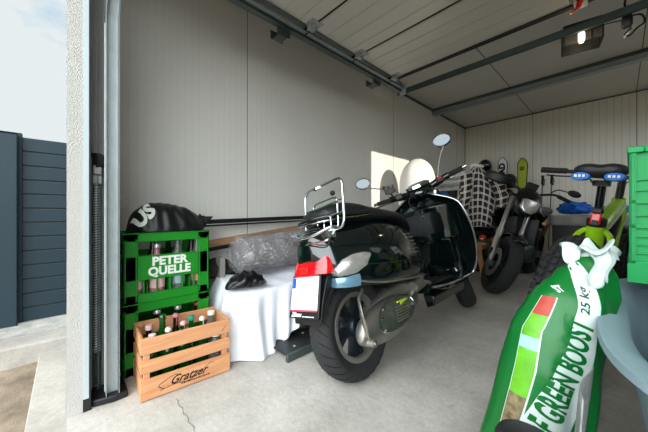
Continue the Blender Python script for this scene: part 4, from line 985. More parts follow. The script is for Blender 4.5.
# phone mount on the left
b = MB(S_); c_ = V((-.215, 1.05, 1.045))
b.tube([c_, c_ + V((0, -.005, .035))], .008, 10); b.box((c_.x-.03, c_.y-.012, c_.z+.035), (c_.x+.03, c_.y+.006, c_.z+.085)); b.box((c_.x-.045, c_.y-.022, c_.z+.045), (c_.x-.03, c_.y+.01, c_.z+.10)); b.box((c_.x+.03, c_.y-.022, c_.z+.045), (c_.x+.045, c_.y+.01, c_.z+.10)); b.box((c_.x-.012, c_.y-.02, c_.z+.085), (c_.x+.012, c_.y+.008, c_.z+.11)); b.ball((c_.x-.035, c_.y-.01, c_.z+.105), .014, 10, 8)
b.build('phone_holder', 'black_plastic', sc_, bevel=.004)
b = MB(S_); b.tube(spline([(.0, 1.04, 1.0), (.09, .99, .97), (.12, 1.02, .92), (.09, 1.07, .87)], 6), .006, 8); b.tube(spline([(-.02, 1.04, 1.0), (-.1, .99, .97), (-.12, 1.02, .92), (-.09, 1.07, .87)], 6), .006, 8); b.build('cable', 'black_rubber', sc_)
b = MB(); b.tube([(-.12, .62, .28), (-.20, .60, .03), (-.225, .60, .008)], [.012, .010, .009], 10); b.box((-.26, .58, -.03+.028), (-.20, .62, .006+.003)); 
b.build('side_stand', 'galv_dark', sc_)
# ================================================================== BACK OF THE GARAGE
def blob(name, m, parent, c, r, amp=.15, fr=3, seed=0, n=30, k=20, flat=None, sub=1):
    secs = []
    for j in range(k+1):
        t_ = PI*min(max(j/k, .015), .985); q = []
        for i in range(n):
            a = 2*PI*i/n; d_ = V((math.sin(t_)*math.cos(a), math.sin(t_)*math.sin(a), -math.cos(t_)))
            s_ = 1 + amp*noise.noise(d_*fr + V((seed, seed*2, 0))); p = V((c[0]+d_.x*r[0]*s_, c[1]+d_.y*r[1]*s_, c[2]+d_.z*r[2]*s_))
            if flat is not None: p.z = max(p.z, flat)
            q.append(p)
        secs.append(q)
    b = MB(); b.loft(secs); return b.build(name, m, parent, sub=sub, angle=80)
# workbench on two trestles
BX0, BX1, BYA, BYB, BZ = .06, .94, 3.55, 4.15, .48
t = thing('trestle_bench', 'low wooden trestle bench with a green felt top, behind the scooter', 'workbench', ((BX0+BX1)/2, (BYA+BYB)/2, 0))
b = MB(); b.box((-.44, -.30, BZ-.045), (.44, .30, BZ-.012)); b.build('tabletop', 'trestle', t, smooth=False, bevel=.004)
b = MB(); b.box((-.45, -.31, BZ-.012), (.45, .31, BZ)); b.build('felt_cover', 'green_cloth', t, smooth=False, bevel=.004)
for sx in (-1, 1):
    for sy in (-1, 1):
        b = MB(); b.bar((sx*.36 + sx*.05, sy*.22+sy*.03, 0), (sx*.36 - sx*.03, sy*.2, BZ-.045), .05, .035, up=(0, 1, 0)); b.build('leg', 'trestle', t, smooth=False, bevel=.003)
    b = MB(); b.bar((sx*.37, -.26, BZ-.075), (sx*.37, .26, BZ-.075), .035, .055); b.build('crossbar', 'trestle', t, smooth=False, bevel=.003)
    b = MB(); b.bar((sx*.385, -.24, .16), (sx*.385, .24, .16), .025, .045); b.build('stretcher', 'trestle', t, smooth=False, bevel=.003)
# plaid jacket hanging over a backrest-like stand
PX_, PY_ = .745, 3.86
def plaid(u, v):
    a = 2*PI*u; z = 1.0 - v
    w_ = [.04, .13, .20, .225, .24, .245, .235, .22]; w = w_[min(6, int(v*7))]*(1-(v*7-int(v*7))) + w_[min(7, int(v*7)+1)]*(v*7-int(v*7))
    f_ = .035*v*math.sin(a*6 + 3*v) + .05*noise.noise(V((math.cos(a)*1.5, math.sin(a)*1.5, v*3)))
    return V((w*(1+f_*1.2)*math.cos(a)*1.0, (w*.50+.02)*(1+f_*1.8)*math.sin(a), 1.41-BZ - .015*math.cos(a*2)*v - .78*v + .02*noise.noise(V((math.cos(a)*2, math.sin(a)*2, 9)))*v))
t = thing('plaid_jacket', 'black, white and maroon plaid flannel jacket draped over a heap on the bench', 'jacket', (PX_, PY_, BZ), (0, 0, math.radians(40)))
b = MB(); b.grid(plaid, 72, 40); b.uv = [(u*1.5 + .25*v*math.sin(u*9), v*1.0 + .10*math.sin(u*11)) for u, v in b.uv]; o_ = b.build('body', 'plaid', t, angle=180); md = o_.modifiers.new('s', 'SOLIDIFY'); md.thickness = .006
for sg in (-1, 1):
    def slv(u, v, sg=sg):
        a = 2*PI*u; c = V((sg*(.15 + .07*math.sin(v*1.5)), -.06 - .13*math.sin(v*2.6), .83 - .50*v)); r_ = .075 - .018*v + .008*math.sin(v*24+a)
        return c + V((r_*math.cos(a), r_*math.sin(a), .02*math.cos(a)))
    b = MB(); b.grid(slv, 24, 22); b.uv = [(u*.5, v*.7) for u, v in b.uv]; o_ = b.build('sleeve', 'plaid', t, angle=180)
b = MB(); b.tube([(.055*math.cos(q)*1.2, .04*math.sin(q), .935+.012*math.sin(2*q)) for q in [2*PI*i/20 for i in range(20)]], .017, 8, closed=True); b.build('collar', 'plaid', t)
# support under the jacket
t = thing('dark_bag', 'black sports bag on the bench, beneath the hem of the plaid jacket', 'bag', (PX_, PY_, BZ+.001), (0, 0, math.radians(40)))
blob('bag_body', 'bag_black', t, (0, 0, .07), (.22, .11, .075), .12, 2, 3, flat=.0)
t = thing('red_pouch', 'small red pouch on the bench edge in front of the plaid jacket', 'pouch', (.88, 3.63, BZ+.001))
blob('pouch_body', 'red_plastic', t, (0, 0, .035), (.04, .03, .035), .2, 2, 5, 18, 12)
b = MB(); b.box((-.02, -.033, .02), (.02, -.026, .03)); b.build('tag', 'white_print', t, bevel=.002)
def helmet(name, label, loc, yaw, r=.12, sh='black_gloss', group=None):
    t = thing(name, label, 'helmet', loc, (0, 0, yaw), group)
    b = MB(); b.loft([[V((r*.95*math.sin(t_)*math.cos(a), r*1.12*math.sin(t_)*math.sin(a), r*1.0 - r*1.0*math.cos(t_))) for a in [2*PI*i/28 for i in range(28)]] for t_ in [.55 + (PI-.6)*k/14 for k in range(15)]]); b.build('shell', sh, t, sub=1)
    b = MB(); b.loft([[V((r*1.01*.95*math.sin(t_)*math.cos(a), r*1.14*math.sin(t_)*math.sin(a), r - r*math.cos(t_))) for a in [-PI/2 - .85 + 1.7*i/12 for i in range(13)]] for t_ in (1.25, 1.5, 1.75, 2.0)], loop=False); o_ = b.build('visor', mat('visor', rgb(40, 44, 48), .08, coat=1), t); o_.modifiers.new('s', 'SOLIDIFY').thickness = .004
    b = MB(); b.tube([(r*.80*math.cos(a), r*.95*math.sin(a), r*.12) for a in [2*PI*i/24 for i in range(24)]], r*.09, 8, closed=True); b.build('neck_trim', 'black_rubber', t)
    return t
# shelf along the back wall on which the things behind the jacket stand
t = thing('back_shelf', 'dark low shelf board along the back wall behind the bench', 'shelf', (1.2, 5.20, 0))
b = MB(); b.box((-1.0, -.13, .86), (-.30, .10, .89)); b.build('board', 'black_plastic', t, smooth=False, bevel=.003)
for x in (-.97, -.33):
    b = MB(); b.box((x-.02, -.12, 0), (x+.02, .09, .86)); b.build('upright', 'black_plastic', t, smooth=False, bevel=.002)
helmet('helmet', 'black helmet peeping out above the plaid jacket against the back wall', (.42, 5.25, 1.525), .3, .105)
t = thing('gear_bag', 'dark upright gear bag on the back shelf, under the topmost helmet', 'bag', (.42, 5.25, .891))
blob('bag_body', 'bag_black', t, (0, 0, .318), (.14, .13, .319), .12, 2, 7, flat=0)
helmet('helmet', 'black helmet between the white ski and the lime ski', (.78, 5.20, 1.22), -.2, .115)
t = thing('gear_bag', 'black gear bag on the back shelf between the two skis', 'bag', (.78, 5.20, .891))
blob('bag_body', 'bag_black', t, (0, 0, .155), (.085, .10, .158), .1, 2, 11, flat=0)
# skis
def ski(name, label, x, y, ztop, m, z0=0.0, w=.062, txt=None, lean=.05):
    t = thing(name, label, 'ski', (x, y, z0), (math.radians(-3.0), 0, 0), None)
    Lk = ztop - z0; secs = []
    for k in range(31):
        q = k/30; z = Lk*q; ww = w*(1 - .22*math.sin(PI*min(1, q*1.05)))
        if q > .93: ww *= math.sqrt(max(0.02, 1-((q-.93)/.072)**2))
        yb = -.05*max(0, (q-.93)/.07)**1.6 - .02*math.sin(PI*q)
        secs.append([V((-ww, yb, z)), V((ww, yb, z)), V((ww, yb+.012, z)), V((-ww, yb+.012, z))])
    b = MB(); b.loft(secs); b.build('ski_body', 'black_plastic', t, bevel=.002, angle=30)
    b = MB(); b.loft([[V((p.x*.84, p.y-.0015+(.0 if p.y < 9 else 0), min(p.z, Lk-.012))) for p in (q_[0], q_[1])] + [V((q_[1].x*.84, q_[1].y+.001, min(q_[1].z, Lk-.012))), V((q_[0].x*.84, q_[0].y+.001, min(q_[0].z, Lk-.012)))] for q_ in secs]); b.build('top_sheet', m, t, smooth=False)
    b = MB(); b.box((-.03, -.055, Lk*.42), (.03, -.02, Lk*.50)); b.box((-.028, -.075, Lk*.44), (.028, -.05, Lk*.47)); b.build('binding', 'black_plastic', t, bevel=.005)
    return t, Lk
s1, L1_ = ski('ski', 'white ski with black HEAD lettering standing against the back wall', .635, 5.36, 1.76, 'ski_white', w=.075)
TT = frame_T((0, -.030, L1_-.27), (0, 0, 1), (-1, 0, 0))
flat_text('lettering', 'HEAD', .12, 'black_print', s1, TT, bold=.006, width=1.1)
s2, L2_ = ski('ski', 'lime-yellow ski with a small dark emblem near its tip, against the back wall', 0.915, 5.36, 1.71, 'ski_lime', w=.074)
b = MB(); b.tube([(.024*math.cos(q), -.036, L2_-.17 + .03*math.sin(q)) for q in [2*PI*i/8 for i in range(8)]], .006, 6, closed=True); b.box((-.004, -.040, L2_-.20), (.004, -.034, L2_-.14)); b.build('emblem', 'black_print', s2)
s3, L3_ = ski('ski', 'shorter black and white striped ski below the white ski', .60, 4.98, 1.22, 'ski_white', w=.06)
b = MB()
for k in range(5): b.box((-.045, -.030, .80+k*.075), (.045, -.024, .835+k*.075))
b.build('stripes', 'black_print', s3)
for x, y, lb in ((1.13, 5.40, 'black ski pole left of the blue bag, leftmost of the two poles'), (1.24, 5.40, 'black ski pole left of the blue bag, the right one of the two')):
    t = thing('ski_pole', lb, 'ski pole', (x, y, 0), (math.radians(-1.5), math.radians(2), 0), 'ski poles at the back wall')
    b = MB(); b.tube([(0, 0, 0), (0, 0, 1.28)], [.004, .008], 8); b.build('shaft', 'galv_dark', t)
    b = MB(); b.tube([(0, 0, 1.26), (0, 0, 1.30), (0, -.004, 1.38), (0, -.004, 1.40)], [.016, .018, .016, .028], 12); b.build('grip', 'black_rubber', t)
    b = MB(); b.tube(spline([(0, -.01, 1.385), (.03, -.02, 1.32), (.02, -.02, 1.24), (0, -.01, 1.30)], 6), .005, 6); b.build('strap', 'black_rubber', t)
    b = MB(); b.lathe([(0, .05), (.03, .052), (.03, .056), (0, .058)], 14); b.build('basket', 'black_plastic', t)
# things left of the jacket: blue cloth, white crate, white rolled mat
t = thing('blue_cloth', 'heap of blue cloth on the bench, left of the plaid jacket', 'cloth', (.34, 3.72, BZ+.001))
blob('fabric', 'blue_cloth', t, (0, 0, .31), (.19, .15, .315), .35, 2.6, 2, flat=0)
blob('fold', 'blue_cloth', t, (.10, -.08, .22), (.13, .09, .23), .4, 3, 9, flat=0)
t = thing('white_crate', 'small white slatted plastic crate standing behind the blue cloth', 'crate', (.26, 4.38, 1.15))
b = MB()
for z in (0, .11, .22): b.box((-.20, -.13, z), (.20, -.122, z+.045)); b.box((-.20, .122, z), (.20, .13, z+.045)); b.box((-.20, -.13, z), (-.192, .13, z+.045)); b.box((.192, -.13, z), (.20, .13, z+.045))
for x in (-.2, -.07, .06, .188): b.box((x, -.131, 0), (x+.012, -.121, .265)); b.box((x, .121, 0), (x+.012, .131, .265))
b.box((-.2, -.13, 0), (.2, .13, .008)); b.build('crate_body', 'pvc', t, smooth=False)
t = thing('low_cabinet', 'dark cabinet under the white crate in the left rear corner', 'cabinet', (.38, 4.38, 0))
b = MB(); b.box((-.36, -.19, 0), (.30, .17, 1.148)); b.build('carcass', 'black_plastic', t, smooth=False, bevel=.004)
b = MB(); b.box((-.35, -.205, .02), (-.035, -.19, 1.13)); dd = b.build('door', 'black_plastic', t, smooth=False, bevel=.003); b = MB(); b.box((-.06, -.22, .5), (-.05, -.205, .6)); b.build('handle', 'galv', dd)
b = MB(); b.box((-.025, -.205, .02), (.29, -.19, 1.13)); dd = b.build('door', 'black_plastic', t, smooth=False, bevel=.003); b = MB(); b.box((-.01, -.22, .5), (0, -.205, .6)); b.build('handle', 'galv', dd)
# white rolled mat / sack lit by the sun, standing between scooter and bench
t = thing('white_sack', 'tall round-topped white fabric sack catching the sun behind the scooter handlebars', 'sack', (.43, 2.92, 0))
secs = []
for k in range(30):
    q = k/29; z = 1.43*q; r_ = .20*(1 if q < .80 else math.sqrt(max(.004, 1-((q-.80)/.205)**2)))
    secs.append([V((r_*math.cos(a)*(1+.05*math.sin(a*5+q*4)*(1-q*.5)+.05*noise.noise(V((math.cos(a)*2, math.sin(a)*2, q*5)))), r_*math.sin(a)*(1+.05*math.sin(a*5+q*4)*(1-q*.5)), z)) for a in [2*PI*i/40 for i in range(40)]])
b = MB(); b.loft(secs); b.build('sack_body', 'white_cloth', t, sub=1)
b = MB(); b.tube(spline([(.14, -.10, .98), (.205, -.06, .90), (.215, -.03, .80), (.15, -.14, .74)], 6), .009, 8); b.build('strap', 'white_cloth', t)
t = thing('folding_board', 'white board with a green edge strip leaning behind the scooter, right of the white sack', 'board', (.70, 3.10, 0), (0, 0, math.radians(35)))
b = MB(); b.box((-.06, -.01, 0), (.06, .01, .98)); b.build('board', 'pvc', t, smooth=False, bevel=.003)
b = MB(); b.box((.061, -.012, .01), (.069, .012, .975)); b.build('green_edge', mat('green_edge', rgb(40, 130, 90), .5), t, smooth=False)
# behind the motorbike: grey covered surface, blue and teal bags
t = thing('long_box', 'long low box covered with a grey blanket behind the fat-tyre bicycle wheel', 'box', (1.84, 4.90, 0))
b = MB(); b.box((-.44, -.30, 0), (.62, .30, .76)); b.build('box_body', 'black_plastic', t, smooth=False, bevel=.01)
secs = [[V((x, y, z)) for x, z in ((-.455+.01*math.sin(y*30), .65), (-.45, .765), (-.3, .785 + .01*math.sin(y*9)), (.1, .78), (.5, .79), (.63, .765), (.64, .65))] for y in [-.32 + .64*i/16 for i in range(17)]]
b = MB(); b.loft(secs, loop=False); o_ = b.build('blanket', 'grey_cloth', t, angle=80); o_.modifiers.new('s', 'SOLIDIFY').thickness = .012
b = MB(); b.grid(lambda u, v: V((-.455 + 1.10*u, -.325 - .008*math.sin(u*40), .785 - .13*v)), 40, 3); o_ = b.build('blanket_hem', 'grey_cloth', t, angle=80); o_.modifiers.new('s', 'SOLIDIFY').thickness = .01
t = thing('blue_bag', 'crumpled blue plastic bag on the grey blanket', 'plastic bag', (1.60, 4.82, .80)); blob('film', 'blue_bag', t, (0, 0, .07), (.17, .14, .085), .5, 3, 4, flat=0)
t = thing('teal_bag', 'teal plastic bag on the grey blanket, right of the blue one', 'plastic bag', (1.97, 4.86, .80)); blob('film', 'teal_bag', t, (0, 0, .055), (.15, .13, .06), .4, 3, 6, flat=0)
t = thing('green_bag', 'dark green bag on the floor behind the motorbike side stand', 'bag', (1.62, 3.86, 0)); blob('film', mat('green_bag', rgb(14, 92, 52), .6, bump=.4, bscale=14), t, (0, 0, .13), (.17, .14, .14), .35, 3, 8, flat=0)
# ================================================================== MOTORBIKE (supermoto) facing the camera
mo = thing('motorbike', 'dark supermoto motorbike with bar turned, facing the door, parked beside the trestle bench', 'motorbike', (1.13, 4.60, 0), (0, -math.radians(11), math.radians(180)))
MW = 1.43; MR = .300
AXM = V((0, -math.sin(math.radians(26)), math.cos(math.radians(26)))); PM = V((0, 1.08, 1.0))
def msteer(deg): return Matrix.Translation(PM) @ Matrix.Rotation(math.radians(deg), 4, AXM) @ Matrix.Translation(-PM)
Q = msteer(33)
ty, rm = wheel('front', mo, Q @ TR((0, MW, MR)), MR, .125, .218, 9, tyre='tyre', rim='rim_dark', lip='black_plastic', disc=(.15, .075), sp_w=.016)
for k in range(24):
    pass
for sx in (-1, 1):
    b = MB(Q); b.tube([(sx*.095, MW-.02, MR-.02), (sx*.098, MW-.06, MR+.04), (sx*.098, MW-.21, MR+.32)], [.022, .030, .031], 14); fl = b.build('fork_leg', 'fork', mo)
    b = MB(Q); b.tube([(sx*.098, MW-.20, MR+.30), (sx*.098, MW-.365, MR+.66)], [.024, .024], 12); b.build('fork_tube', 'fork', fl)
    b = MB(Q); b.box((sx*.098-.03, MW-.05, MR-.05), (sx*.098+.03, MW+.03, MR+.01)); b.build('axle_clamp', 'galv_dark', fl, bevel=.008)
b = MB(Q); b.box((.115, MW-.12, MR+.02), (.15, MW-.05, MR+.12)); b.build('brake_caliper', 'black_plastic', mo, bevel=.008)
b = MB(Q); b.box((-.13, MW-.40, MR+.52), (.13, MW-.32, MR+.56)); b.box((-.13, MW-.44, MR+.66), (.13, MW-.36, MR+.70)); b.build('triple_clamp', 'black_plastic', mo, bevel=.01)
b = MB(Q); secs = []
for k in range(9):
    a = math.radians(60 + k*14); r_ = MR+.022
    c_ = V((0, MW + r_*math.cos(a), MR + r_*math.sin(a))); n_ = V((0, math.cos(a), math.sin(a)))
    secs.append([c_ + V((.078*math.sin(t_), 0, 0)) + n_*(.045*math.cos(t_)-.02) for t_ in [-1.3 + .26*i for i in range(11)]])
b.loft(secs, loop=False); o_ = b.build('front_fender', 'black_gloss', mo); o_.modifiers.new('s', 'SOLIDIFY').thickness = .005
b = MB(Q); b.box((.118, MW-.20, MR+.16), (.125, MW-.14, MR+.20)); b.build('orange_reflector', 'orange', mo, bevel=.003)
b = MB(Q); b.box((-.125, MW-.20, MR+.20), (-.118, MW-.13, MR+.28)); b.build('orange_reflector', 'orange', mo, bevel=.003)
# headlight mask
b = MB(Q); secs = []
for z, w_, y in ((.80, .05, 1.26), (.85, .09, 1.27), (.93, .12, 1.26), (1.0, .125, 1.22), (1.06, .10, 1.16), (1.09, .06, 1.12)):
    secs.append([V((w_*math.cos(a), y - .02 + (.07 if math.sin(a) > 0 else .10)*math.sin(a)*1.0, z)) for a in [2*PI*i/20 for i in range(20)]])
b.loft(secs); b.build('headlight_mask', 'black_gloss', mo, sub=1)
b = MB(Q); secs = []
for s_, y in ((1, 1.325), (.96, 1.337), (.80, 1.343)):
    secs.append([V((x*s_, y - abs(x)*.18 - (z)*.25, .925 + z*s_)) for x, z in [(-.085, .045), (-.05, .06), (.05, .06), (.085, .045), (.07, -.04), (.035, -.075), (-.035, -.075), (-.07, -.04)]])
b.loft(secs); b.build('headlight', 'clear_lens', mo, bevel=.004)
# bars
b = MB(Q); b.tube(spline([(-.40, 1.0, 1.10), (-.25, 1.03, 1.115), (-.10, 1.07, 1.06), (0, 1.075, 1.055), (.10, 1.07, 1.06), (.25, 1.03, 1.115), (.40, 1.0, 1.10)], 5), .012, 10); b.build('handlebar', 'black_plastic', mo)
for sg in (1, -1):
    b = MB(Q); b.tube([(sg*.29, 1.02, 1.113), (sg*.41, .997, 1.10)], .019, 12); b.build('grip', 'black_rubber', mo)
    tip = V((sg*.37, .98, 1.19)); b = MB(Q)
    b.tube(spline([(sg*.20, 1.05, 1.12), (sg*.24, 1.06, 1.17), (sg*.32, 1.02, 1.18), tip], 6), .006, 8); st = b.build('mirror_stem', 'black_plastic', mo) if sg < 0 else None
    if sg < 0: b = MB(Q); b.ball((tip.x-.05, tip.y, tip.z), (.062, .018, .034), 22, 12); b.build('mirror_shell', 'black_plastic', st)
    if sg < 0: continue
    b = MB(Q); b.loft([[V((sg*x, y, 1.09 + z)) for z in (-h_, -h_*.5, 0, h_*.5, h_)] for x, y, h_ in ((.43, 1.0, .02), (.43, 1.06, .04), (.38, 1.10, .052), (.28, 1.115, .052), (.18, 1.11, .03))], loop=False); o_ = b.build('hand_guard', 'black_plastic', mo); o_.modifiers.new('s', 'SOLIDIFY').thickness = .006
    b = MB(Q); b.tube(spline([(sg*.20, 1.06, 1.10), (sg*.28, 1.085, 1.09), (sg*.38, 1.07, 1.085)], 5), .005, 8); b.build('brake_lever', 'galv_dark', mo)
b = MB(Q); b.box((-.05, 1.08, 1.08), (.05, 1.14, 1.15)); b.build('instrument', 'black_plastic', mo, bevel=.01)
# tank, panels, seat, tail
b = MB(); b.loft(lerp_secs([(.62, .10, .78, .86), (.75, .14, .74, .93), (.90, .15, .74, .97), (1.02, .11, .80, .95)], lambda y, w_, a_, c_: sec(y, w_, a_, c_), 5)); b.build('fuel_tank', 'black_gloss', mo)
for sg in (1, -1):
    b = MB(); b.loft([[V((sg*(x), y, z0)), V((sg*(x+.02), y, (z0+z1)/2)), V((sg*(x-.01), y, z1)), V((sg*(x-.03), y, (z0+z1)/2))] for y, x, z0, z1 in ((.60, .13, .68, .80), (.80, .19, .60, .84), (.98, .22, .62, .86), (1.12, .24, .70, .82), (1.20, .23, .74, .78))]); b.build('side_shroud', 'copper' if sg < 0 else 'black_gloss', mo, bevel=.004)
b = MB(); b.loft(lerp_secs([(-.25, .06, .87, .91), (-.1, .10, .85, .90), (.2, .12, .82, .88), (.5, .11, .80, .86), (.72, .07, .82, .90)], lambda y, w_, a_, c_: sec(y, w_, a_, c_, sp_prof), 5)); b.build('seat', 'seat', mo)
b = MB(); b.loft([[V((x*w_, y, z + h_*zz)) for x, zz in ((-1, 0), (-.8, 1), (.8, 1), (1, 0))] for y, w_, z, h_ in ((-.42, .05, .86, .02), (-.25, .09, .80, .08), (.1, .13, .70, .15), (.45, .13, .66, .16))]); b.build('tail_section', 'black_gloss', mo, bevel=.004)
b = MB(); b.tube(spline([(.10, 1.05, .84), (.13, .85, .60), (.12, .62, .40), (.10, .52, .36)], 5), .022, 10); b.tube(spline([(-.10, 1.05, .84), (-.13, .85, .60), (-.12, .62, .40), (-.10, .52, .36)], 5), .022, 10); b.tube([(.10, .52, .36), (-.10, .52, .36)], .022, 10); b.tube(spline([(0, 1.08, .80), (0, 1.0, .55), (0, .95, .32), (0, .70, .24), (0, .52, .32)], 5), .022, 10); b.build('frame', 'black_plastic', mo)
b = MB(); b.loft([[V((x, y, z_ + zz)) for x, zz in rrect(w_, h_, .04)] for y, w_, h_, z_ in ((.50, .20, .16, .36), (.62, .28, .24, .38), (.82, .26, .22, .38), (.92, .12, .14, .38))]); b.build('engine_block', 'galv_dark', mo, bevel=.005)
b = MB()
for k in range(6): z = .52 + k*.026; b.box((-.075, .72, z), (.075, .90, z+.012))
b.box((-.06, .74, .46), (.06, .88, .70)); b.build('cylinder', 'galv_dark', mo, smooth=False)
b = MB(); b.box((-.16, .98, .50), (-.02, 1.02, .78)); b.box((.02, .98, .50), (.16, 1.02, .78)); b.build('radiator', 'black_plastic', mo, smooth=False, bevel=.004)
b = MB(); b.tube(spline([(.03, .90, .62), (.06, 1.02, .50), (.08, .92, .28), (.12, .6, .25), (.15, .3, .42), (.15, .05, .62)], 6), .022, 10); b.tube([(.16, .15, .55), (.17, -.25, .78)], .05, 16); b.build('exhaust', 'galv_dark', mo)
b = MB(); b.bar((.085, 0, MR), (.085, .52, .36), .03, .06); b.bar((-.085, 0, MR), (-.085, .52, .36), .03, .06); b.build('swing_arm', 'fork', mo, bevel=.006)
ty, rm = wheel('rear', mo, TR((0, 0, MR)), MR, .15, .218, 9, tyre='tyre', rim='rim_dark', lip='black_plastic', sp_w=.016)
b = MB(); b.tube([(-.12, .60, .30), (-.24, .66, .02), (-.26, .66, .014)], [.012, .012, .016], 8); b.build('side_stand', 'black_plastic', mo)
for x in (-1, 1): b = MB(); b.tube([(x*.12, .50, .33), (x*.24, .49, .33)], .012, 8); b.build('foot_peg', 'galv_dark', mo)

# ================================================================== FAT BIKE
fb_ = thing('bicycle', 'lime green fat-tyre bicycle seen from behind, with a black saddle and red tail light', 'bicycle', (1.785, 1.495, 0), (0, math.radians(8.2), math.radians(-5.2)))
FR = .362
def fat_wheel(y, Tm=Matrix()):
    T = Tm @ TR((0, y, FR)) @ Matrix.Rotation(PI/2, 4, 'Y')
    b = MB(T); hw = .054; prof = [(.262, -.035)] + [(FR - .012 - hw*.95*(1-math.cos(math.radians(a))), hw*math.sin(math.radians(a))) for a in range(-100, 101, 12)] + [(.262, .035)]
    b.lathe(prof, 72, closed=True); ty = b.build('tyre', 'black_rubber', fb_)
    b = MB(T)
    for i in range(64):
        for j, (ang, sz) in enumerate(((-62, .8), (-36, 1), (-12, 1), (12, 1), (36, 1), (62, .8))):
            a = 2*PI*(i + .5*(j % 2))/64; r_ = FR - .012 - hw*.95*(1-math.cos(math.radians(ang))); zz = hw*math.sin(math.radians(ang))
            M_ = Matrix.Rotation(a, 4, 'Z') @ Matrix.Translation((r_, 0, zz)) @ Matrix.Rotation(math.radians(-ang), 4, 'Y')
            b.box((-.004, -.010*sz, -.0075*sz), (.010, .010*sz, .0075*sz), M_)
    b.build('tread_knobs', 'tyre', ty, smooth=False)
    b = MB(T); b.lathe([(.262, -.038), (.268, -.036), (.27, .036), (.262, .038), (.245, .02), (.245, -.02)], 48, closed=True); rm = b.build('rim', 'black_gloss', fb_)
    b = MB(T)
    for i in range(32):
        a = 2*PI*i/32; a2 = a + (.9 if i % 2 else -.9); b.tube([(.03*math.cos(a2), .03*math.sin(a2), .03*(1 if i % 4 < 2 else -1)), (.25*math.cos(a), .25*math.sin(a), 0)], .0011, 4)
    b.build('spokes', 'galv', rm)
    b = MB(T); b.lathe([(0, -.075), (.02, -.075), (.03, -.05), (.025, 0), (.03, .05), (.02, .075), (0, .075)], 18); b.build('hub', 'black_gloss', rm)
fat_wheel(0)
FS = Matrix.Identity(4)
fat_wheel(1.18)
b = MB(); b.tube([(0, .475, .33), (0, .40, .56), (0, .34, .77)], [.042, .036, .034], 14); b.build('seat_tube', 'lime', fb_)
b = MB(); b.tube([(0, .35, .72), (0, .62, .79), (0, .93, .86)], [.034, .040, .036], 14, flat=1.2); b.build('top_tube', 'lime', fb_)
b = MB(); b.tube([(0, .93, .82), (0, .72, .60), (0, .50, .34)], [.045, .052, .05], 14, flat=1.2); b.build('down_tube', 'lime', fb_)
b = MB(); b.tube([(0, .91, .90), (0, .965, .72)], .030, 14); b.build('head_tube', 'lime', fb_)
for sx in (-1, 1):
    b = MB(); b.tube(spline([(0, .475, .33), (sx*.07, .40, .335), (sx*.09, .0, FR)], 5), .013, 10, flat=1.5); b.build('chain_stay', 'lime', fb_)
    b = MB(); b.tube(spline([(0, .36, .74), (sx*.065, .30, .68), (sx*.088, .0, FR)], 5), .012, 10); b.build('seat_stay', 'lime', fb_)
    b = MB(FS); b.tube([(sx*.08, .985, .72), (sx*.078, 1.18, FR)], [.02, .014], 10); b.build('fork_blade', 'black_gloss', fb_)
b = MB(); b.box((-.09, .965, .70), (.09, 1.0, .74)); b.build('fork_crown', 'black_gloss', fb_, bevel=.008)
b = MB(); b.bar((0, .84, .79), (0, .58, .50), .075, .06); b.build('battery', 'black_plastic', fb_, bevel=.01)
b = MB(); b.tube([(0, .34, .76), (0, .285, .955)], .0155, 14); b.build('seat_post', 'black_gloss', fb_)
b = MB(); b.tube([(0, .345, .752), (0, .338, .785)], .036, 14); b.box((-.012, .29, .755), (.012, .32, .78)); b.build('seat_clamp', 'black_plastic', fb_, bevel=.003)
# saddle: wide at the rear, nose forward
sd = []
for y, w_, z0, z1 in ((.130, .055, .985, 1.008), (.140, .088, .968, 1.022), (.175, .108, .960, 1.030), (.225, .096, .965, 1.024), (.285, .052, .975, 1.015), (.345, .032, .975, 1.010), (.400, .026, .970, 1.004), (.418, .014, .975, .995)):
    row = []; w_ *= .84
    for i in range(28):
        a = 2*PI*i/28; x = w_*math.copysign(abs(math.cos(a))**.8, math.cos(a)); s_ = math.sin(a); zz = (z0+z1)/2 + (z1-z0)/2*math.copysign(abs(s_)**.8, s_)
        zz -= (.010*math.exp(-(x/.018)**2) if s_ > 0 else 0); row.append(V((x, y, zz)))
    sd.append(row)
b = MB(); b.loft(sd); sad = b.build('saddle', 'seat', fb_, sub=1)
for sx in (-1, 1):
    b = MB(); b.loft([[V((sx*(.052) + .033*s_*math.cos(a), y, .966 + .018*s_*math.sin(a) + .0)) for a in [2*PI*i/16 for i in range(16)]] for y, s_ in ((.130, .75), (.124, 1), (.165, 1.05), (.20, .7))]); b.build('blue_pad', 'blue_gel', sad, sub=1)
    b = MB()
    for k in range(3): b.box((sx*.052 - .018 + k*.013, .121, .962), (sx*.052 - .010 + k*.013, .1245, .972))
    b.build('pad_print', 'white_print', sad, smooth=False)
b = MB(); b.tube(spline([(-.022, .16, .955), (-.022, .25, .945), (-.012, .38, .965)], 5), .0035, 6); b.tube(spline([(.022, .16, .955), (.022, .25, .945), (.012, .38, .965)], 5), .0035, 6); b.box((-.028, .26, .935), (.028, .30, .96)); b.build('saddle_rails', 'black_plastic', sad)
b = MB(); b.box((-.018, .292, .758), (.018, .312, .812)); tl = b.build('tail_light', 'red_lens', fb_, bevel=.006); b = MB(); b.box((-.018, .295, .812), (.018, .335, .835)); b.tube([(0, .305, .823), (0, .335, .823)], .02, 12); b.build('light_bracket', 'black_plastic', tl, bevel=.004)
HB = TR((0, .90, .98), (0, 0, math.radians(4)))
b = MB(HB); b.tube([(0, .02, -.08), (0, -.01, .04)], .018, 12); b.tube([(0, -.01, .03), (0, .05, .05)], .016, 12); b.build('stem', 'black_gloss', fb_)
b = MB(HB); b.tube(spline([(-.36, -.03, .075), (-.2, .01, .07), (-.05, .05, .05), (.05, .05, .05), (.2, .01, .07), (.36, -.03, .075)], 5), .012, 10); b.build('handlebar', 'black_plastic', fb_)
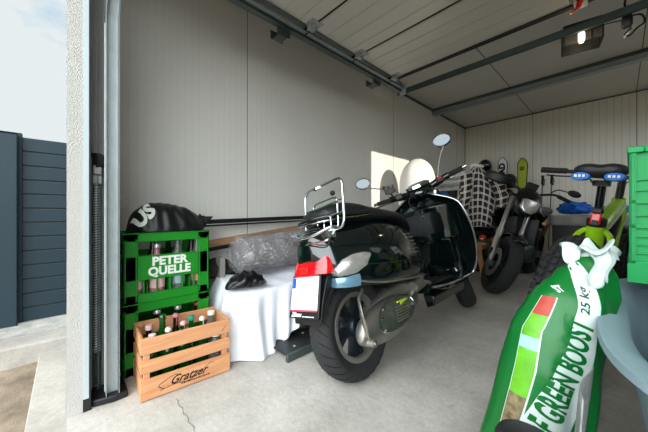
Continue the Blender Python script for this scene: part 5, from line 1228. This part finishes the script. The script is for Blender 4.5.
for sg in (-1, 1):
    b = MB(HB); b.tube([(sg*.25, 0, .074), (sg*.265, -.002, .075), (sg*.38, -.035, .076), (sg*.385, -.036, .076)], [.016, .018, .019, .014], 14); b.build('grip', 'black_rubber', fb_)
    b = MB(HB); b.tube(spline([(sg*.19, .03, .055), (sg*.24, .05, .045), (sg*.33, .035, .045), (sg*.36, .02, .048)], 5), .0045, 8); b.box((sg*.20-.015, 0, .05), (sg*.20+.015, .03, .085)); b.build('brake_lever', 'black_plastic', fb_)
b = MB(HB); b.tube(spline([(-.19, .03, .06), (-.10, .14, .10), (0, .12, .02), (0, .06, -.08)], 6), .003, 6); b.tube(spline([(.19, .03, .06), (.10, .16, .08), (0, .12, 0), (.01, .06, -.1)], 6), .003, 6); b.build('cable', 'black_rubber', fb_)
b = MB(); b.tube([(.04, .475, .31), (.09, .475, .31)], .035, 16); b.lathe([(.03, -.003), (.085, -.003), (.085, .003), (.03, .003)], 32, TR((.075, .475, .31), (0, PI/2, 0)), closed=True); b.build('chainring', 'black_plastic', fb_)
for sg, a in ((1, 40), (-1, 220)):
    b = MB(); c_ = V((sg*.11, .475 + .17*math.cos(math.radians(a)), .31 + .17*math.sin(math.radians(a)))); b.tube([(sg*.095, .475, .31), c_], .010, 8); cr_ = b.build('crank', 'black_plastic', fb_); b = MB(); b.box((min(c_.x, c_.x+sg*.10), c_.y-.04, c_.z-.01), (max(c_.x, c_.x+sg*.10), c_.y+.04, c_.z+.01)); b.build('pedal', 'black_plastic', cr_, bevel=.003)
b = MB(); b.tube([(-.02, .42, .31), (-.16, .34, .014)], .008, 8); b.build('kickstand', 'black_plastic', fb_)
# ================================================================== FOREGROUND RIGHT: SACK, TUB, CRATE, PIPE
A47 = math.radians(47)
def place(r, dp, z=0): return (2.0 - .7314*dp + .682*r, .682*dp + .7314*r, z)
# fertiliser sack: local x to the right, y away, origin on the floor
SO = (.54, .668)
sk = thing('fertiliser_sack', 'green and white sack printed GREEN BOOST 25 kg, tied at top, right foreground', 'sack', place(*SO), (0, 0, A47))
def interp(tab, z):
    if z <= tab[0][0]: return tab[0][1]
    for a_, c_ in zip(tab[:-1], tab[1:]):
        if z <= c_[0]:
            q = (z-a_[0])/(c_[0]-a_[0]); return a_[1] + (c_[1]-a_[1])*q
    return tab[-1][1]
XL = [(0, .345), (.10, .355), (.20, .378), (.28, .402), (.40, .434), (.535, .466), (.618, .520), (.66, .572), (.69, .612), (.705, .628)]
XR = [(0, .60), (.20, .61), (.45, .635), (.55, .675), (.60, .700), (.65, .700), (.68, .684), (.705, .676)]
TH = [(0, .055), (.06, .085), (.25, .095), (.45, .085), (.60, .062), (.68, .032), (.705, .024)]
def wr(x, z):
    top = max(0, (z-.42)/.28)
    return .010*noise.noise(V((x*9, z*5, 1))) + .006*noise.noise(V((x*26, z*11, 5))) + top*.012*math.sin((x-.65)/(max(.05, .74-z))*5.5 + 2*noise.noise(V((x*4, z*3, 8))))
def front_y(x, z):
    l, r_ = interp(XL, z), interp(XR, z); xm, hw = (l+r_)/2, (r_-l)/2; c_ = max(-.999, min(.999, (x-xm)/hw))
    return -interp(TH, z)*(1-c_*c_)**.42 + wr(x, z)*(1-c_*c_)**.5
def sackp(u, z):
    l, r_ = interp(XL, z), interp(XR, z); xm, hw = (l+r_)/2, (r_-l)/2; a = 2*PI*u; c_ = math.cos(a); x = xm + hw*c_; s_ = math.sin(a)
    e = abs(s_)**.84*interp(TH, z)
    y = -e + wr(x, z)*abs(s_) if s_ > 0 else e*.9 + wr(x+3, z)*abs(s_)
    return V((x - SO[0], y, z))
b = MB(); b.loft([[sackp(i/96, .705*k/70) for i in range(96)] for k in range(71)]); b.build('film', 'bag_green', sk, angle=85)
def decal(name, m, f_l, f_r, z0, z1, off=.0012, nx=14, nz=50, par=None):
    nx = 28; nz = max(nz, 60); b = MB(); b.grid(lambda u, v: (lambda z: (lambda x: V((x - SO[0], front_y(x, z) - off, z)))(f_l(z) + (f_r(z)-f_l(z))*u))(z0 + (z1-z0)*v), nx, nz); return b.build(name, m, par or sk, angle=85)
def pz(px, py, d=.60): return ((px-324)*d/276, .8 - (py-214)*d/276)
def line(*pp):
    q = sorted([(z, x) for x, z in [pz(*p) for p in pp]]); return lambda z: interp(q, z) if z >= q[0][0] else q[0][1] + (q[1][1]-q[0][1])/(q[1][0]-q[0][0])*(z-q[0][0])
sl = line((522, 428), (566, 340), (581, 310), (589, 285), (598, 262)); sr = line((562, 428), (592, 340), (600, 310), (603, 285), (604, 262))
decal('white_stripe', 'bag_white', sl, sr, .02, .685)
_pz = pz; pz = lambda a, c, d=.615: _pz(a, c, d); pe = lambda z: interp(XL, z) + interp([(.30, .014), (.42, .018), (.55, .020), (.60, .018), (.64, .016)], z); pl0 = lambda z: interp(XL, z) + .0015
zT = pz(547, 300)[1]; zz_ = [pz(0, p)[1] for p in (432, 398, 352, 340, 318, 300)]
decal('picture_border', 'bag_white', pl0, lambda z: pe(z)+.003, .30, zT, .0010, 10, 40)
for k, m_ in enumerate(('brown_print', 'lime_print', 'sky_print', 'lime_print', 'red_print')):
    a_, c_ = zz_[k], zz_[k+1]; decal('picture', m_, pl0, pe, max(a_, .305), c_ + .0005, .0026, 10, 14)
decal('white_band', 'bag_white', pl0, lambda z: pe(z)-.006, .20, .295, .0012, 10, 10)
def sack_text(name, txt, size, m, cx, cz, ang, off=.0026, **k):
    vs, fs = letters(txt, size, **k); ca, sa = math.cos(ang), math.sin(ang); b = MB(); b.uv = []
    for x, y in vs:
        X = cx + x*ca - y*sa; Z = cz + x*sa + y*ca; b.v.append((X - SO[0], front_y(X, Z) - off, Z))
    b.f = fs; return b.build(name, m, sk, smooth=False)
dx, dz = _pz(590, 312)[0] - _pz(545, 424)[0], _pz(590, 312)[1] - _pz(545, 424)[1]; ang = math.atan2(dz, dx)
pz = _pz
def fit_text(txt, L_, H_, m, cx, cz, ang, **k):
    vs, fs = letters(txt, 1.0, **k); xs = [v[0] for v in vs]; ys = [v[1] for v in vs]; x0, x1, y0, y1 = min(xs), max(xs), min(ys), max(ys)
    ca, sa = math.cos(ang), math.sin(ang); b = MB(); b.uv = []
    for x, y in vs:
        x = (x - (x0+x1)/2)/(x1-x0)*L_; y = (y - (y0+y1)/2)/(y1-y0)*H_
        X = cx + x*ca - y*sa; Z = cz + x*sa + y*ca; b.v.append((X - SO[0], front_y(X, Z) - .0026, Z))
    b.f = fs; return b.build('lettering', m, sk, smooth=False)
c1 = pz(557, 378); fit_text('OF GREEN BOOST', .275, .050, 'bag_green', c1[0], c1[1], ang, bold=.035, shear=.1)
c2 = pz(589.5, 302); fit_text('25 kg', .056, .019, 'bag_dgreen', c2[0], c2[1], ang + .06, bold=.02)
c3 = pz(553, 287, .655); fit_text('ST', .014, .012, 'bag_white', c3[0], c3[1], .35, bold=.05)
c5 = pz(500, 426, .65); fit_text('80', .030, .022, 'bag_green', c5[0]+.004, c5[1]-.012, 1.2, bold=.05)
c6 = pz(617, 276)
for k in range(3): fit_text('---', .03, .002, 'hiviz', c6[0], c6[1]-.008*k, .1)
# tied neck with white film flaring out
nk = V(((.653 - SO[0]), 0, .70))
b = MB(); b.tube([nk + V((.028*math.cos(q), .022*math.sin(q), .004*math.sin(2*q))) for q in [2*PI*i/24 for i in range(24)]], .007, 8, closed=True); b.build('tie', 'bag_white', sk)
def flare(u, v):
    a = 2*PI*u; rr = .020 + .030*v**1.1*(1 + .45*math.sin(a*3+1) + .2*math.sin(a*7)); return nk + V((rr*math.cos(a)*1.15 - .004*v, rr*math.sin(a)*.8, .006 + .050*v*(1-.55*v) + .016*v*math.sin(a*5+2) - .018*v*v*(1+math.cos(a*2))))
b = MB(); b.grid(flare, 80, 12); o_ = b.build('film_end', 'bag_white', sk, angle=80); o_.modifiers.new('s', 'SOLIDIFY').thickness = .001
def tail_(u, v):
    x = .055*(u-.5)*(1-.2*v) + .008*math.sin(v*7); return nk + V((x - .012 - .035*v, -.028 - .030*math.sin(v*2.0) + .008*math.sin(u*9), .012 - .070*v - .01*math.sin(u*6)))
b = MB(); b.grid(tail_, 16, 16); o_ = b.build('film_tail', 'bag_white', sk, angle=80); o_.modifiers.new('s', 'SOLIDIFY').thickness = .001

# grey-blue tub with crumpled fabric
tb = thing('plastic_tub', 'grey-blue plastic tub at the right edge, under the bright green crate', 'tub', (2.30, .985, 0))
TR_ = [(.0, .0), (.55, .0), (.60, .012), (.82, .42), (.88, .545), (.93, .562), (1.0, .568), (.995, .580), (.95, .580), (.86, .560), (.80, .42), (.58, .02), (0, .016)]
b = MB(); secs = []
for q_, z in TR_:
    q_ = max(q_, .01); secs.append([V((.335*q_*math.copysign(abs(math.cos(a))**.55, math.cos(a)), .53*q_*math.copysign(abs(math.sin(a))**.55, math.sin(a)), z)) for a in [2*PI*i/72 for i in range(72)]])
b.loft(secs); b.build('tub_body', 'tub', tb, angle=50)
t = thing('fabric_bundle', 'dark green patterned fabric bundle with a red stripe, stuffed in the grey tub', 'fabric', (2.195, .92, .02), (0, 0, A47))
blob('fabric', 'dark_teal', t, (0, .0, .455), (.148, .148, .15), .12, 2.2, 12, n=44, k=30)
blob('fabric_fold', 'dark_teal', t, (.085, -.06, .23), (.15, .15, .235), .12, 2.2, 3, flat=0.0)
b = MB(); secs = []
for k in range(14):
    q = k/13; a = math.radians(195 + 26*q); z = .46 + .11*q; rr = .135 + .012*math.sin(q*5)
    c_ = V((-.01 + rr*math.cos(a)*(1-.35*q*q), rr*math.sin(a)*(1-.35*q*q), z)); secs.append([c_ + V((-.012, -.004, 0)), c_ + V((.0, -.014, .010)), c_ + V((.022, -.004, .0)), c_ + V((.0, .0, -.004))])
b.loft(secs); b.build('red_stripe', 'red_fabric', t, sub=1)
t = thing('newspaper', 'printed newspaper sheet leaning against the grey tub beside the green sack', 'newspaper', (1.950, .60, 0))
b = MB(); b.grid(lambda u, v: V((-.03 + .040*v + .006*math.sin(u*5+v*3), .15*u, .004 + .50*v)), 14, 18); o_ = b.build('sheet', 'paper', t); o_.modifiers.new('s', 'SOLIDIFY').thickness = .002
# bright green crate standing on the tub rim
ec = thing('stacking_crate', 'bright emerald plastic stacking crate with ribbed sides, on top of the grey tub', 'crate', place(.884, .80, .604), (0, 0, math.radians(-1)))
CW, CD, CHH = .50, .32, .385
def ribs(bm_, T, W_):
    # wall in local x (0..W_), z up, ribs stand out towards -y
    bm_.box((0, .010, 0), (W_, .014, CHH), T)
    for z0, z1 in ((0, .012), (.052, .062), (.156, .166), (.226, .236), (CHH-.012, CHH)): bm_.box((0, 0, z0), (W_, .011, z1), T)
    nx = max(2, int(W_/.05))
    for i in range(nx+1): x = (W_-.006)*i/nx; bm_.box((x, 0, 0 if i in (0, nx) else .056), (x+.006, .011, CHH), T)
    for i in range(nx):
        for z in (.082, .107, .130, .190, .262, .292): x = (W_-.006)*i/nx; bm_.box((x, .002, z), (x + W_/nx, .010, z+.004), T)
    bm_.box((0, -.003, 0), (W_, .004, .054), T)
b = MB(); ribs(b, TR((0, 0, 0)), CW); ribs(b, TR((0, CD, 0), (0, 0, -PI/2)), CD); ribs(b, TR((CW, 0, 0), (0, 0, PI/2)), CD); ribs(b, TR((CW, CD, 0), (0, 0, PI)), CW); b.box((.012, .012, 0), (CW-.012, CD-.012, .008))
b.build('crate_body', 'emerald', ec, smooth=False)
b = MB(); b.box((-.004, -.005, CHH-.014), (.03, CD+.004, CHH+.004)); b.box((CW-.03, -.005, CHH-.014), (CW+.004, CD+.004, CHH+.004)); b.box((.03, -.005, CHH-.014), (CW-.03, .02, CHH+.004)); b.box((.03, CD-.02, CHH-.014), (CW-.03, CD+.004, CHH+.004)); b.build('rim', 'emerald', ec, smooth=False, bevel=.003)
# black round-topped post in the bottom foreground
t = thing('rubber_post', 'black round rubber-topped tube at the bottom edge, in front of the green sack', 'tube', place(.357, .49, 0))
b = MB(); b.lathe([(0, 0), (.07, 0), (.07, .01), (.034, .03), (.034, .375), (.036, .38)], 30); b.build('tube', 'black_plastic', t)
b = MB(); b.lathe([(.034, .373), (.042, .375), (.046, .383), (.046, .397), (.042, .405), (.034, .409), (.028, .403), (.012, .401), (0, .401)], 36); b.build('rubber_rim', 'black_rubber', t)
SKYGLOW=4.4; SKYBASE=0.6; SUNW=9000; EXPO=0.66
# ================================================================== CAMERA, LIGHT
cam = bpy.data.cameras.new('camera'); co = bpy.data.objects.new('camera', cam); COL.objects.link(co)
cam.sensor_width = 36; cam.lens = 36 * 276 / 648; cam.clip_start = .02
co.location = (2.0, 0, .8); co.rotation_euler = (PI/2, 0, math.radians(47)); cam.shift_y = -2/648
bpy.context.scene.camera = co
w = bpy.data.worlds.new('sky'); bpy.context.scene.world = w; w.use_nodes = True
nt = w.node_tree; bg = nt.nodes['Background']
tc = nt.nodes.new('ShaderNodeTexCoord'); n = nt.nodes.new('ShaderNodeTexNoise'); n.inputs['Scale'].default_value = 2.6; n.inputs['Detail'].default_value = 9; n.inputs['Roughness'].default_value = .6
mp = nt.nodes.new('ShaderNodeMapping'); mp.inputs['Scale'].default_value = (1, 1, 2.2); mp.inputs['Location'].default_value = (.35, .1, .2)
nt.links.new(tc.outputs['Generated'], mp.inputs['Vector']); nt.links.new(mp.outputs['Vector'], n.inputs['Vector'])
cr = nt.nodes.new('ShaderNodeValToRGB'); cr.color_ramp.elements[0].position = .28; cr.color_ramp.elements[1].position = .45
cr.color_ramp.elements[0].color = rgb(150, 205, 236); cr.color_ramp.elements[1].color = rgb(236, 244, 246)
nt.links.new(n.outputs['Fac'], cr.inputs['Fac'])
# extra sky brightness added out of view on the drive side (-Y), lights the interior
dt = nt.nodes.new('ShaderNodeVectorMath'); dt.operation = 'DOT_PRODUCT'; dt.inputs[1].default_value = V((.42, -.78, .46)).normalized()
nt.links.new(tc.outputs['Generated'], dt.inputs[0])
mr = nt.nodes.new('ShaderNodeMapRange'); mr.interpolation_type = 'SMOOTHSTEP'; mr.inputs['From Min'].default_value = .28; mr.inputs['From Max'].default_value = .95
mr.inputs['To Min'].default_value = 1.0; mr.inputs['To Max'].default_value = SKYGLOW
nt.links.new(dt.outputs['Value'], mr.inputs['Value'])
mr.inputs['To Min'].default_value = SKYBASE
nt.links.new(cr.outputs['Color'], bg.inputs['Color']); nt.links.new(mr.outputs['Result'], bg.inputs['Strength'])
# spot light for the sun patch, aimed through the added side window
def aim(o, to): o.rotation_euler = (V(to) - o.location).to_track_quat('-Z', 'Y').to_euler()
sp = bpy.data.lights.new('sun_patch_spot', 'SPOT'); sp.energy = SUNW; sp.spot_size = math.radians(5.5); sp.spot_blend = .1; sp.shadow_soft_size = .03; sp.color = (1, .9, .76)
so = bpy.data.objects.new('sun_patch_spot', sp); COL.objects.link(so)
tgt = V((.0, 3.05, 1.28)); win = V((RX+.04, 2.37, 1.80)); so.location = tgt + (win - tgt) * 4.0; aim(so, tgt)
pl = bpy.data.lights.new('opener_bulb', 'POINT'); pl.energy = .6; pl.shadow_soft_size = .02; pl.color = (1, .84, .6)
po = bpy.data.objects.new('opener_bulb', pl); COL.objects.link(po); po.location = (1.82, 2.50, 1.95)
sc = bpy.context.scene
sc.view_settings.view_transform = 'Standard'; sc.view_settings.look = 'None'; sc.view_settings.gamma = 1; sc.view_settings.exposure = EXPO
sc.cycles.max_bounces = 10; sc.cycles.diffuse_bounces = 6
